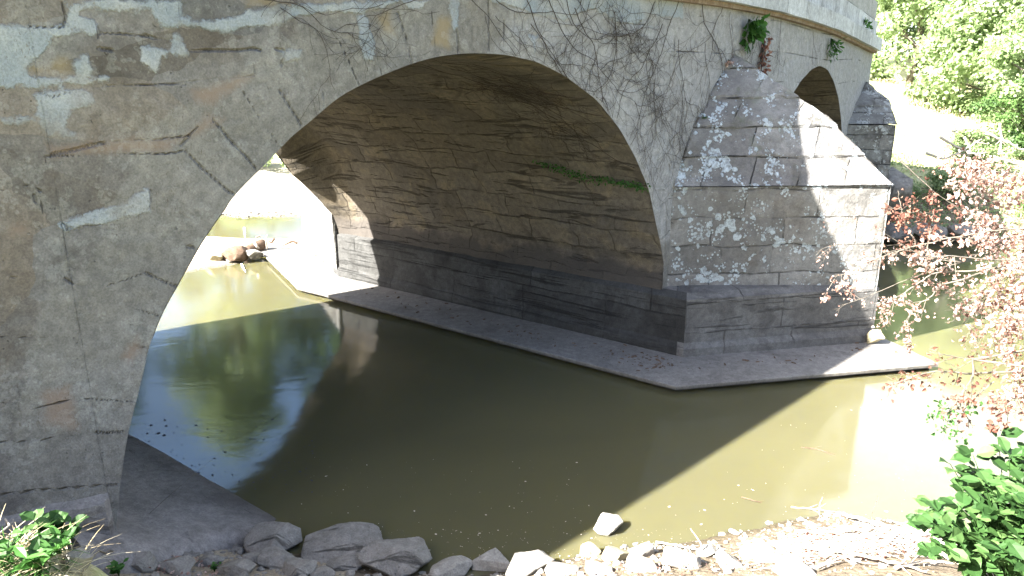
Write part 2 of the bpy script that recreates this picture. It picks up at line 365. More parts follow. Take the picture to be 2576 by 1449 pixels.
m_leafs = leaf_mat('shrub_leaf', [(.018, .045, .012), (.032, .08, .022), (.05, .11, .032), (.085, .155, .05)], .3, .55, .2)
m_leafdry = leaf_mat('dry_leaf', [(.13, .07, .055), (.34, .20, .16), (.46, .33, .29), (.56, .46, .42)], .35, .8)
m_leafred = leaf_mat('red_leaf', [(.10, .045, .035), (.21, .09, .065), (.34, .20, .15)], .4, .7)
m_straw = leaf_mat('straw', [(.30, .24, .14), (.46, .40, .26), (.55, .49, .36)], .25, .8)
m_fern = leaf_mat('fern_leaf', [(.02, .06, .012), (.04, .12, .022), (.07, .18, .04)], .45, .5)
m_twig = plain_mat('dead_twig', (.035, .027, .022), (.065, .05, .042), 20, .95, .002)
m_bark = plain_mat('bark', (.10, .085, .07), (.17, .15, .125), 9, .95, .02)
m_drift = plain_mat('driftwood', (.36, .31, .26), (.50, .46, .40), 14, .95, .004)
m_log = plain_mat('wet_log', (.07, .045, .03), (.13, .09, .065), 9, .9, .01)
m_white = plain_mat('white_wash', (.72, .72, .72), (.8, .8, .79), 3, .9, .004)
m_dark = plain_mat('dark_coping', (.035, .035, .05), (.05, .05, .07), 3, .9, .004)

def water_mat():
    k = NT('river_water'); co = k.n('TexCoord').outputs['Object']
    n = k.noise(co, .35, 4, .5, .5); n2 = k.noise(co, 1.7, 4, .6)
    c = k.mix(k.ss(n, .35, .65), (.082, .078, .042), (.093, .088, .047)); c = k.mix(k.math('MULTIPLY', k.ss(n2, .5, .8), .35), c, (.075, .075, .045))
    rip = k.noise(k.vmul(co, (1, 1.6, 1)), 2.2, 3, .5, .4); rip2 = k.noise(co, 24, 2, .5)
    hgt = k.math('ADD', rip, k.math('MULTIPLY', rip2, .018))
    b = k.n('BsdfPrincipled'); k.put(b.inputs['Base Color'], c); b.inputs['Roughness'].default_value = .085
    b.inputs['IOR'].default_value = 1.42; b.inputs['Specular IOR Level'].default_value = .5
    b.inputs['Subsurface Weight'].default_value = .9; b.inputs['Subsurface Scale'].default_value = .22
    b.inputs['Subsurface Radius'].default_value = (1.0, .85, .3)
    bp = k.n('Bump'); bp.inputs['Distance'].default_value = .004; bp.inputs['Strength'].default_value = .5; k.put(bp.inputs['Height'], hgt)
    k.t.links.new(bp.outputs[0], b.inputs['Normal']); k.t.links.new(b.outputs[0], k.out.inputs[0]); return k.m
m_water = water_mat()

# ------------------------------------------------------------------ river and ground
WATER = np.array([(60, -14), (30, -6), (14, 1.5), (8, 4.3), (5, 5.0), (3.61, 5.15), (2.65, 5.43), (1.97, 5.2), (1.29, 5.01), (.65, 4.92), (.25, 4.74),
                  (-.26, 4.62), (-.85, 4.68), (-1.48, 4.85), (-2.0, 4.9), (-3.4, 5.6), (-10, 10.6), (-24, 18), (-60, 26), (-120, 30),
                  (-120, 60), (-60, 48), (-26, 30), (-14, 22.5), (-9, 20.0), (-7.3, 19.3), (-5.8, 19.3), (-3, 19.6), (.5, 19.6), (2.5, 18.6), (6.8, 15.2), (8.2, 16.2),
                  (9, 16.1), (11.4, 16.1), (16, 17), (24, 20), (60, 30)], float)
BAR = np.array([(-6.2, 13.3), (-5.4, 14.05), (-5.15, 15.0), (-4.3, 15.2), (-4.4, 16.5), (-5.6, 16.4), (-6.9, 16.7), (-10, 16.6), (-11, 14), (-8.5, 12.9)], float)
def ground_z(x, y):
    d = sdf(x, y, WATER); db = sdf(x, y, BAR)
    dn = np.maximum(d, 0)
    near = np.where((x - P0[0]) * U[1] - (y - P0[1]) * U[0] > 0, 1.0, 0.0) * (y < 12)          # bridge's near side, our bank
    far_r = (x > 2) & (y > 12)
    zn = np.where(dn < 4.2, .39 * dn, 1.64 + .12 * (dn - 4.2)); zn = np.minimum(zn, 4.2)
    zr = np.where(dn < 2.6, .50 * dn, 1.3 + .15 * (dn - 2.6)); zr = np.minimum(zr, 5.0)
    zd = np.where(dn < 8, .07 * dn, .56 + .16 * (dn - 8)); zd = np.minimum(zd, 5)
    z = np.where(near > .5, zn, np.where(far_r, zr, zd))
    z = np.where(d < 0, np.maximum(-.8, .5 * d), z)
    z = np.maximum(z, np.where(db < 0, np.minimum(.13, -db * .22), -db * .5))
    z = z + .80 * np.exp(-((x + 2.1) ** 2 + (y - 2.7) ** 2) / .30)
    amp = np.clip(np.minimum(np.abs(d), np.abs(db)) * .4, .0, 1)
    z = z + amp * (fbm(x, y, 3, 4, .35) * .35 + fbm(x, y, 5, 4, 2.1) * .10) + .03 * fbm(x, y, 9, 3, 7)
    return z
def axis(lo, hi, c, fine, grow):
    a = [c]; s = fine
    while a[-1] < hi: a.append(a[-1] + s); s = fine + grow * max(0, abs(a[-1] - c) - 3.2)
    b = [c]
    while b[-1] > lo: b.append(b[-1] - s2) if False else b.append(b[-1] - (fine + grow * max(0, abs(b[-1] - c) - 3.2)))
    return np.array(sorted(set(b + a)))
gx = axis(-130, 130, 0.2, .05, .045); gy = axis(-30, 220, 4.2, .05, .03)
GX, GY = np.meshgrid(gx, gy, indexing='ij'); GZ = ground_z(GX, GY)
def ground_mat():
    k = NT('bank_ground'); co = k.n('TexCoord').outputs['Object']
    n = k.noise(co, .8, 6, .65, .5); n2 = k.noise(co, 6, 6, .7); n3 = k.noise(co, 45, 4, .7)
    g = k.attr('grass'); pale = k.attr('pale')
    c = k.mix(k.ss(n, .35, .62), (.16, .125, .09), (.27, .225, .165)); c = k.mix(k.ss(n2, .5, .7), c, (.33, .29, .22))
    c = k.mix(k.math('MULTIPLY', pale, .9), c, k.mix(k.ss(n2, .4, .6), (.46, .42, .34), (.36, .32, .26)))
    c = k.mix(k.attr('dirt'), c, k.mix(k.ss(n2, .4, .6), (.135, .11, .08), (.085, .066, .046)))
    zc_ = k.n('SeparateXYZ', i_0=co).outputs[2]; c = k.mix(k.ss(k.math('ADD', zc_, k.math('MULTIPLY', k.math('SUBTRACT', n2, .5), .06)), .015, .07, .75, 0), c, (.06, .05, .03))
    gr = k.mix(k.ss(n2, .35, .65), (.22, .25, .10), (.40, .40, .24))
    gm = k.ss(k.math('ADD', g, k.math('MULTIPLY', k.math('SUBTRACT', n, .5), 1.0)), .4, .6)
    c = k.mix(gm, c, gr); f = k.ss(n3, .3, .7, .75, 1.25)
    c = k.mix(1, c, k.n('CombineColor', i_0=f, i_1=f, i_2=f).outputs[0], 'MULTIPLY')
    vo = k.n('TexVoronoi'); k.put(vo.inputs['Vector'], co); vo.inputs['Scale'].default_value = 22
    h = k.math('ADD', k.math('MULTIPLY', n2, 1.0), k.math('MULTIPLY', n3, .4)); h = k.math('SUBTRACT', h, k.math('MULTIPLY', vo.outputs[0], .4))
    return k.finish(c, .95, h, .03, 1, .15)
dW = sdf(GX, GY, WATER)
def gz(x, y):
    i = min(max(np.searchsorted(gx, x) - 1, 0), len(gx) - 2); j = min(max(np.searchsorted(gy, y) - 1, 0), len(gy) - 2)
    u = (x - gx[i]) / (gx[i + 1] - gx[i]); v = (y - gy[j]) / (gy[j + 1] - gy[j])
    return float((GZ[i, j] * (1 - u) + GZ[i + 1, j] * u) * (1 - v) + (GZ[i, j + 1] * (1 - u) + GZ[i + 1, j + 1] * u) * v)
grass = np.where((GX > 2) & (GY > 12), np.clip((dW - .8) / 2, 0, 1), np.where(GY > 19, np.clip((dW - 6) / 4, 0, 1), np.where(GY < 3, .55, .15)))
pale = np.where((GX < 2) & (GY > 12), 1.0, 0.0); dirt = np.where((GX > -1.2) & (GY < 8), .9, 0.0)
ground = mesh_obj('ground', np.stack([GX, GY, GZ], -1).reshape(-1, 3), gfaces(len(gx), len(gy), True), ground_mat(), attrs={'grass': grass.ravel(), 'pale': pale.ravel(), 'dirt': dirt.ravel()})
tag(ground, 'earth and gravel river banks with grass', kind='structure')
wx = np.array([-130, -60, -30, -15, -8, -4, 0, 4, 8, 15, 30, 60, 130.]); wy = np.array([-30, -10, 0, 4, 8, 12, 16, 24, 40, 70.])
WX, WY = np.meshgrid(wx, wy, indexing='ij')
water = mesh_obj('water', np.stack([WX, WY, 0 * WX], -1).reshape(-1, 3), gfaces(len(wx), len(wy), True), m_water)
tag(water, 'still murky olive green river water', kind='structure')

# ------------------------------------------------------------------ the bridge
bridge = empty('stone_bridge', (P0[0], P0[1], 0), 'old grey sandstone arch bridge crossing the murky river', 'bridge')
ARCH1 = [(290, 1360), (300, 1230), (318, 1110), (334, 1042), (350, 985), (375, 870), (405, 790), (445, 720), (500, 620), (540, 560), (590, 490), (650, 430), (700, 380), (735, 340),
         (770, 315), (812, 278), (850, 245), (905, 215), (960, 190), (1035, 160), (1100, 142), (1180, 133), (1270, 137), (1350, 155), (1420, 190), (1500, 250),
         (1560, 325), (1600, 400), (1633, 480), (1652, 570), (1664, 630), (1670, 668)]
A1 = walls(ARCH1)
A2 = walls([(1975, 262), (1995, 235), (2015, 205), (2040, 175), (2062, 165), (2082, 175), (2098, 205), (2110, 250), (2116, 300), (2118, 345)])
A2 = np.vstack([[A2[0][0] - .95, 1.2], [A2[0][0] - .75, 2.1], [A2[0][0] - .4, 2.75], A2, [A2[-1][0] + .06, 1.4]])
def densify(A, step):
    d = np.concatenate([[0], np.cumsum(np.linalg.norm(np.diff(A, axis=0), axis=1))]); s = np.arange(0, d[-1], step); s = np.append(s, d[-1])
    # smooth with catmull-like spline through points
    out = np.stack([np.interp(s, d, A[:, 0]), np.interp(s, d, A[:, 1])], -1)
    k = max(1, int(.16 / step)); ker = np.hanning(2 * k + 3)[1:-1]; ker /= ker.sum()
    pad = np.vstack([2 * out[0] - out[1:k + 1][::-1], out, 2 * out[-1] - out[-k - 1:-1][::-1]])
    sm = np.stack([np.convolve(pad[:, i], ker, 'valid') for i in (0, 1)], -1); sm[0] = out[0]; sm[-1] = out[-1]
    return sm
D1 = densify(A1, .04); D2 = densify(A2, .05)
print('ARCH1', A1[0], A1[21], A1[-1]); print('ARCH2', A2[0], A2[7], A2[-1])

ts = np.unique(np.round(np.concatenate([np.arange(-16, -8.6, .2), np.arange(-8.6, 2.3, .03), np.arange(2.3, TEND, .06), [TEND], D1[:, 0], D2[:, 0], [D1[0, 0] - 1e-3, D1[-1, 0] + 1e-3, D2[0, 0] - 1e-3, D2[-1, 0] + 1e-3]]), 4))
zl = np.full(len(ts), -.4)
i1 = (ts >= D1[0, 0]) & (ts <= D1[-1, 0]); zl[i1] = np.interp(ts[i1], D1[:, 0], D1[:, 1])
i2 = (ts >= D2[0, 0]) & (ts <= D2[-1, 0]); zl[i2] = np.interp(ts[i2], D2[:, 0], D2[:, 1])
NZ = 150; q = np.linspace(0, 1, NZ)
T_ = np.repeat(ts[:, None], NZ, 1); Z_ = zl[:, None] * (1 - q) + (zcorn(ts)[:, None]) * q
# traced marks on this wall
def W_(l): return walls(l)
strong = [[(470, 383), (530, 443), (573, 483), (588, 490)], [(537, 300), (590, 365), (645, 428)], [(703, 230), (735, 280), (757, 313)], [(1002, 30), (1014, 66), (1025, 97), (1038, 157)],
          [(812, 233), (815, 276)], [(369, 687), (405, 702), (447, 720)], [(1190, 67), (1190, 132)], [(1232, 0), (1232, 130)], [(1270, 53), (1266, 136)], [(1148, 77), (1152, 133)],
          [(485, 128), (560, 126), (640, 121), (655, 127)], [(690, 124), (712, 128), (712, 150), (705, 168)], [(365, 90), (395, 97)], [(250, 126), (283, 129)], [(110, 390), (260, 362)], [(20, 1238), (100, 1230), (200, 1225), (297, 1219)],
          [(85, 488), (90, 512)], [(240, 1085), (262, 1087), (312, 1084)], [(165, 700), (180, 712)], [(475, 622), (488, 624)], [(480, 345), (460, 370)], [(0, 1240), (22, 1238)],
          [(1546, 97), (1553, 103)], [(1838, 40), (1846, 150)], [(1915, 40), (1915, 110)]]
faint = [[(610, 230), (660, 310), (703, 370)], [(743, 150), (780, 215), (812, 276)], [(850, 100), (905, 214)], [(930, 60), (962, 188)], [(1085, 30), (1100, 141)], [(440, 530), (500, 580), (522, 590)], [(316, 767), (409, 793)], [(350, 870), (376, 872)],
         [(0, 62), (90, 66), (157, 70), (165, 40), (155, 5)], [(0, 230), (80, 228), (130, 248), (200, 225), (300, 217), (433, 213), (470, 216)], [(250, 88), (320, 89), (400, 97), (440, 100)], [(453, 0), (453, 85), (480, 128)],
         [(110, 363), (260, 362), (437, 350), (480, 345), (500, 320)], [(110, 390), (300, 392), (430, 388), (470, 383)], [(85, 300), (95, 340), (113, 370), (112, 410)], [(378, 480), (380, 545)], [(250, 70), (250, 100)],
         [(0, 470), (60, 463), (105, 480), (105, 560), (70, 595), (0, 602)], [(20, 597), (75, 590), (160, 575), (300, 560), (378, 540)], [(430, 215), (520, 200), (640, 190), (640, 165)], [(200, 580), (170, 560), (150, 555)],
         [(0, 690), (180, 712), (240, 725), (360, 690)], [(190, 730), (200, 760), (205, 840), (120, 850), (0, 850)], [(0, 1010), (60, 1030), (200, 1000), (340, 1010)], [(0, 1110), (110, 1100), (312, 1084)],
         [(1300, 60), (1330, 60), (1400, 70), (1480, 60)], [(1330, 60), (1320, 145)], [(1460, 100), (1420, 186)], [(1560, 170), (1505, 246)], [(1650, 270), (1566, 330)], [(1690, 380), (1605, 405)], [(1385, 60), (1372, 160)],
         [(1600, 130), (1750, 130), (1850, 140)], [(1760, 40), (1840, 40)], [(1560, 60), (1700, 70), (1840, 72)], [(1700, 70), (1700, 130)], [(1640, 210), (1760, 215)], [(1660, 10), (1660, 68)]]
mort = [[(165, 8), (235, 0), (455, 0), (455, 62), (420, 68), (395, 50), (378, 28), (220, 27), (205, 38), (240, 60), (250, 88), (150, 75), (165, 60)],
        [(-40, 64), (155, 72), (250, 70), (245, 92), (190, 90), (135, 92), (110, 130), (60, 165), (75, 190), (180, 192), (270, 195), (275, 206), (220, 212), (80, 222), (-40, 215)],
        [(455, 88), (470, 125), (475, 136), (410, 145), (392, 182), (360, 150), (358, 125), (430, 118), (440, 85)],
        [(600, 45), (640, 20), (800, 8), (900, 0), (1000, 0), (960, 20), (900, 30), (830, 28), (760, 40), (700, 62), (640, 65), (560, 76), (500, 70), (455, 60), (455, 40), (500, 50)],
        [(708, 130), (757, 125), (752, 150), (716, 156)], [(896, 35), (926, 45), (947, 120), (940, 152), (915, 150), (902, 120)], [(150, 555), (250, 535), (300, 520), (370, 480), (378, 540), (250, 565), (155, 580)],
        [(1160, -20), (1720, -20), (1720, 45), (1640, 40), (1600, 60), (1560, 62), (1500, 25), (1470, 30), (1420, 50), (1350, 42), (1300, 20), (1270, 10)], [(1130, -10), (1160, -10), (1150, 70), (1140, 80), (1132, 60)],
        [(85, 240), (190, 225), (230, 235), (235, 260), (180, 280), (165, 330), (190, 350), (120, 345), (95, 300)], [(0, 295), (70, 295), (90, 305), (60, 310), (0, 310)], [(185, 150), (220, 140), (235, 180), (210, 195), (190, 190)],
        [(1010, 0), (1080, 0), (1060, 30), (1020, 20)], [(1330, 90), (1350, 90), (1340, 130)]]
reds = [[(110, 362), (250, 360), (330, 350), (460, 348), (480, 325), (520, 285), (565, 300), (500, 345), (440, 368), (430, 388), (300, 392), (115, 390)], [(480, 225), (560, 205), (600, 190), (640, 190), (600, 215), (560, 245), (540, 268), (500, 260)],
        [(30, 560), (70, 560), (80, 592), (20, 598)], [(310, 890), (350, 840), (365, 880), (330, 920)], [(100, 990), (180, 960), (200, 1080), (110, 1060)]]
och = [[(60, 170), (170, 140), (182, 190), (90, 186)], [(615, -10), (690, -10), (690, 18), (620, 18)], [(1100, 40), (1140, 40), (1130, 120), (1085, 110)], [(980, 10), (1000, 90), (960, 90), (945, 40)]]
def field(lines, poly=False, cap=1.0):
    d = np.full(T_.shape, cap)
    for l in lines:
        p = W_(l); lo = p.min(0) - cap; hi = p.max(0) + cap
        s = (T_ > lo[0]) & (T_ < hi[0]) & (Z_ > lo[1]) & (Z_ < hi[1])
        if not s.any(): continue
        x, y = T_[s], Z_[s]; d[s] = np.minimum(d[s], sdf(x, y, p) if poly else seg_dist(x, y, p))
    return d
wob = fbm(T_, Z_, 21, 3, 2.4) * .035
T0, Z0 = T_, Z_; T_ = T0 + wob; Z_ = Z0 + fbm(T0, Z0, 22, 3, 2.4) * .035
jd, jf, pa, rd, oc = field(strong, cap=.25), field(faint, cap=.25), field(mort, True, .3), field(reds, True, .3), field(och, True, .3)
T_, Z_ = T0, Z0
# plain courses outside the traced zone (right of the first pier, far left)
for zc in np.arange(.5, 4.3, .42):
    jf = np.minimum(jf, np.where((T_ > 2.2) | (T_ < -7.6), np.abs(Z_ - zc - .03 * np.sin(T_ * 1.3 + zc)), 1))
    for tc in np.arange(-16 + (zc * 3.3) % .8, TEND, .86):
        if tc > 2.2 or tc < -7.6: jf = np.minimum(jf, np.where((Z_ > zc) & (Z_ < zc + .42), np.abs(T_ - tc), 1))
# ring of long wedge stones round the arch
Dl = np.concatenate([[0], np.cumsum(np.linalg.norm(np.diff(D1, axis=0), axis=1))])
near_ = (T_ > -7.4) & (T_ < .8) & (Z_ > .4); tq, zq = T_[near_], Z_[near_]
dmin = np.full(tq.shape, 9.0); smin_ = np.zeros(tq.shape)
for i_ in range(0, len(D1)):
    dd_ = np.hypot(tq - D1[i_, 0], zq - D1[i_, 1]); m_ = dd_ < dmin; dmin[m_] = dd_[m_]; smin_[m_] = Dl[i_]
cuts = np.cumsum(np.random.default_rng(4).uniform(.30, .46, 40)); cuts = cuts[cuts < Dl[-1]]
idx_ = np.searchsorted(cuts, smin_); ext = .56 + .16 * np.modf(np.abs(np.sin(idx_ * 12.99) * 437.5))[0]
ring = np.zeros(T_.shape); rtone = np.zeros(T_.shape); ring[near_] = np.clip((ext - dmin) / .02, 0, 1); rtone[near_] = np.modf(np.abs(np.sin(idx_ * 78.2) * 951.3))[0]
jr = np.minimum(np.min(np.abs(smin_[:, None] - cuts[None]), axis=1), 9); tb_ = np.interp(smin_, Dl, D1[:, 0])
jr = np.where((dmin < ext) & (tb_ > -2.7), jr, 9); jr = np.minimum(jr, np.where(tb_ > -2.7, np.abs(dmin - ext) + .006, 9))
tmp = jf[near_]; tmp = np.where(dmin < ext - .02, np.where(tb_ > -2.7, 9, tmp), tmp); jf[near_] = np.minimum(tmp, jr)
off = fbm(T_, Z_, 31, 4, 1.3) * .05 + fbm(T_, Z_, 32, 3, 6) * .02 + .004 * (pa < 0)
edge = np.clip(np.abs(Z_ - zl[:, None]) / .1, 0, 1); off = off * np.where(zl[:, None] > -.3, .25 + .75 * edge, 1)
Pw = wpt(T_, Z_, off)
wallo = mesh_obj('spandrel_wall', Pw.reshape(-1, 3), gfaces(len(ts), NZ, True), m_wall, bridge, np.stack([T_, Z_], -1).reshape(-1, 2),
                 {'jd': jd, 'jw': np.ones_like(jd), 'jf': jf, 'patch': pa, 'red': rd, 'ochre': oc, 'ring': ring, 'rtone': rtone, 'wash_sky': np.clip((T_ + 3.6) / 1.6, 0, 1) * np.clip((Z_ - 1.2) / .8, 0, 1)})

def vault(name, D, L, mat, nj=110, extra=None):
    prof = wpt(D[:, 0], D[:, 1]); 
    if extra is not None: prof = np.vstack([prof, extra])
    s = np.concatenate([[0], np.cumsum(np.linalg.norm(np.diff(prof, axis=0), axis=1))])
    j = np.linspace(0, L, nj)
    P = prof[:, None, :] + V3[None, None] * j[None, :, None]
    S = np.repeat(s[:, None], nj, 1); J = np.repeat(j[None], len(s), 0)
    # rough stones: push along radial direction
    tdir = np.gradient(prof, axis=0); nn = np.cross(tdir, V3); nn /= np.linalg.norm(nn, axis=1, keepdims=True) + 1e-9
    g = fbm(S, J, 41, 4, 1.1) * .09 + fbm(S * 2.4, J * .8, 42, 3, 3.0) * .03
    g = g * np.clip(J / .25, 0, 1) * np.clip(np.minimum(s, s[-1] - s) / .2, 0, 1)[:, None]
    # each course of the barrel sits a little in or out
    course = (np.floor(S / .36) * 7.13 + np.floor(J / .8 + (np.floor(S / .36) % 2) * .5) * 3.7); g = g + (np.modf(np.sin(course) * 43.7)[0]) * .008
    P = P + nn[:, None] * g[..., None]
    if name == 'barrel_vault':     # the older ring at the far side opens outward
        a = np.clip((J - 5.7) / .6, 0, 1); a = a * a * (3 - 2 * a) * .6 + a * .4
        cen = wpt(-3.3, 1.0); inw = cen - prof; inw -= np.outer(inw @ V3, V3); inw /= np.linalg.norm(inw, axis=1, keepdims=True)
        amt = np.interp(prof[:, 2], [.8, 1.0, 1.4, 2.2, 3.7], [.0, .04, .20, .50, .42])
        P = P + a[..., None] * (inw * amt[:, None])[:, None]
    return mesh_obj(name, P.reshape(-1, 3), gfaces(len(prof), nj, False), mat, bridge, np.stack([J, S], -1).reshape(-1, 2))
# right hand springing comes down to the pier ledge
spr = wpt(D1[-1, 0], D1[-1, 1])
mch = np.array([-M[0], -M[1], 0]); MC = np.array([-.6, -.8, 0]); MC = np.array([M[0], M[1], 0]) if np.dot(M, [-1, -1]) > 0 else -np.array([M[0], M[1], 0])
ex = np.array([spr + np.array([0, 0, -.15]) + MC * .015, spr + np.array([0, 0, -.5]) + MC * .03])
vo1 = vault('barrel_vault', D1, LV, m_vault, extra=ex)
vo2 = vault('barrel_vault', D2, LV, m_vault, nj=60)
# far face of the bridge, back spandrel
tb = np.unique(np.concatenate([np.arange(-16, TEND, .25), [TEND], D1[::3, 0], D2[::3, 0], [D1[0, 0] - 1e-3, D1[-1, 0] + 1e-3, D2[0, 0] - 1e-3, D2[-1, 0] + 1e-3]]))
zb = np.full(len(tb), -.4); 
_c = np.array([-3.3, 1.0]); _d = _c - D1; _d /= np.linalg.norm(_d, axis=1, keepdims=True); DF = D1 + _d * np.interp(D1[:, 1], [.8, 1.0, 1.4, 2.2, 3.7], [.0, .04, .20, .50, .42])[:, None]
DF = DF[np.argsort(DF[:, 0])]
a = (tb >= DF[0, 0]) & (tb <= DF[-1, 0]); zb[a] = np.interp(tb[a], DF[:, 0], DF[:, 1]); a = (tb >= D2[0, 0]) & (tb <= D2[-1, 0]); zb[a] = np.interp(tb[a], D2[:, 0], D2[:, 1])
q = np.linspace(0, 1, 12); Tb = np.repeat(tb[:, None], 12, 1); Zb = zb[:, None] * (1 - q) + zcorn(tb)[:, None] * q
Pb = wpt(Tb, Zb) + V3 * LV
Dn = D1[:, :]; mesh_obj('spandrel_wall', Pb.reshape(-1, 3), gfaces(len(tb), 12), m_cut2, bridge, np.stack([Tb, Zb], -1).reshape(-1, 2))
# end wall, deck
mb = MB(); e0 = wpt(TEND, -.4); e1 = wpt(TEND, float(zcorn(TEND))); e2 = e1 + V3 * LV; e3 = e0 + V3 * LV
mb.add([e0, e1, e2, e3], [[0, 3, 2, 1]], [(0, 0), (0, 4), (6, 4), (6, 0)]); mb.build('end_wall', m_cut2, bridge)
td = np.arange(-16, TEND + .1, .5); td[-1] = TEND
zt = zcorn(td)
def strip(name, off0, off1, z0, z1, mat, side=0, tt=td, back=0.0, jag=0.0):
    """a band running along the bridge: box section offsets off0 (back) .. off1 (front) between z0 and z1 above the cornice line"""
    sec = [(off0, z0), (off1, z0), (off1, z1), (off0, z1)]
    n = len(tt); P = np.zeros((n, 4, 3))
    for i, (o_, z_) in enumerate(sec):
        P[:, i] = wpt(tt, zcorn(tt) + z_, np.full(n, o_)) + V3 * back
        if jag: P[:, i, 2] += jag * fbm(tt, tt * 0 + i // 2, 51, 2, 2.0)
    mb = MB(); s = np.cumsum(np.concatenate([[0], np.linalg.norm(np.diff(P[:, 1], axis=0), axis=1)]))
    for i in range(4):
        j = (i + 1) % 4; w_ = np.linalg.norm(P[0, i] - P[0, j])
        G = np.stack([P[:, i], P[:, j]], 1); uv = np.stack([np.repeat(s[:, None], 2, 1), np.tile([0.05, .05 + w_], (n, 1))], -1)
        mb.grid(G, False, uv.reshape(-1, 2))
    mb.add(P[-1], [[0, 1, 2, 3]], [(0, 0), (1, 0), (1, 1), (0, 1)]); mb.add(P[0], [[3, 2, 1, 0]], [(0, 0), (1, 0), (1, 1), (0, 1)])
    return mb.build(name, mat, bridge, smooth=False)
tdf = np.concatenate([np.arange(-16, -2, 1.), np.arange(-2, TEND, .25), [TEND]])
PTx = PT
strip('moulding', -.2, .09, 0.0, .055, m_mould, tt=tdf)
strip('cornice', -.35, .17, .055, .30, m_corn, tt=tdf, jag=.012)
strip('parapet', -.42, .03, .302, .66, m_para, tt=tdf, jag=.01)
strip('upper_parapet', -.40, -.02, .70, 1.06, m_rend, tt=tdf, jag=.01)
strip('parapet_joint', -.37, -.06, .655, .705, m_dark, tt=tdf)
strip('deck', -5.9, -.3, -.1, .12, m_rend, tt=td)
strip('cornice', -.1, .3, .055, .30, m_corn, tt=td, back=LV)
strip('parapet', -.05, .25, .302, 1.06, m_para, tt=td, back=LV)

# ---- pier one, plan polygons
Fc = {}
C0 = np.array([2.19, 8.83]); T1 = np.array([4.88, 9.40]); C2 = wxy(2.95); D2p = C2 + V * (LV + .35); DT = np.array([-4.55, 14.6]); Dc = C0 + V * 6.6
Dtip = Dc + np.array([-1.47, 2.9])
def poly_off(poly, o):
    poly = np.asarray(poly); n = len(poly); out = []
    area = .5 * sum(poly[i][0] * poly[(i + 1) % n][1] - poly[(i + 1) % n][0] * poly[i][1] for i in range(n)); s = 1 if area > 0 else -1
    for i in range(n):
        a, b, c = poly[i - 1], poly[i], poly[(i + 1) % n]
        d1 = (b - a) / np.linalg.norm(b - a); d2 = (c - b) / np.linalg.norm(c - b)
        n1 = np.array([d1[1], -d1[0]]) * s; n2 = np.array([d2[1], -d2[0]]) * s
        m = n1 + n2; m /= np.linalg.norm(m); out.append(b + m * o / max(.35, m @ n1))
    return np.array(out)
def loft(name, poly, layers, mat, parent, step=.09, rough=.012, top=True, seed=0, smooth=True, closed=True, bottom=False):
    """layers: (z, offset); walls subdivided so real irregularity can be put on them"""
    n = len(poly); mb = MB(); offs = [poly_off(poly, o) for _, o in layers]
    for i in range(n):
        j = (i + 1) % n; L = np.linalg.norm(poly[j] - poly[i]); m = max(2, int(L / step) + 1); u = np.linspace(0, 1, m)
        rows = []; uvs = []; vv = 0
        for k in range(len(layers)):
            if k:
                dz = math.hypot(layers[k][0] - layers[k - 1][0], layers[k][1] - layers[k - 1][1]); r = max(1, int(dz / step))
            else: r = 1; dz = 0
            for q_ in ([1.0] if k == 0 else np.arange(1, r + 1) / r):
                kk = max(k - 1, 0)
                a = offs[kk][i] * (1 - q_) + offs[k][i] * q_; b = offs[kk][j] * (1 - q_) + offs[k][j] * q_; z = layers[kk][0] * (1 - q_) + layers[k][0] * q_
                if k == 0: a, b, z = offs[0][i], offs[0][j], layers[0][0]
                rows.append(np.concatenate([a[None] * (1 - u[:, None]) + b[None] * u[:, None], np.full((m, 1), z)], 1))
                uvs.append(np.stack([u * L + i * 3.1, np.full(m, z)], -1))
        P = np.array(rows); uvm = np.array(uvs)
        g = (fbm(uvm[..., 0], P[..., 2], 60 + seed, 4, 2.5) * rough * 2) * np.clip(np.minimum(u, 1 - u) * L / .12, 0, 1)[None]
        d = poly[j] - poly[i]; d = d / L; nn = np.array([d[1], -d[0], 0]); P = P + nn * g[..., None]
        mb.grid(P, True, uvm.reshape(-1, 2))
    if top:
        z = layers[-1][0]; mb.add(np.concatenate([offs[-1], np.full((n, 1), z)], 1), [list(range(n))], offs[-1])
    return mb.build(name, mat, parent, smooth=False)
def orient(p):
    p = np.array(p); a = sum(p[i][0] * p[(i + 1) % len(p)][1] - p[(i + 1) % len(p)][0] * p[i][1] for i in range(len(p)))
    return p if a > 0 else p[::-1].copy()
pier_poly = orient([C0, T1, C2, D2p, Dtip + np.array([2.2, 0.6]), Dtip, Dc])
def fix(o): return o
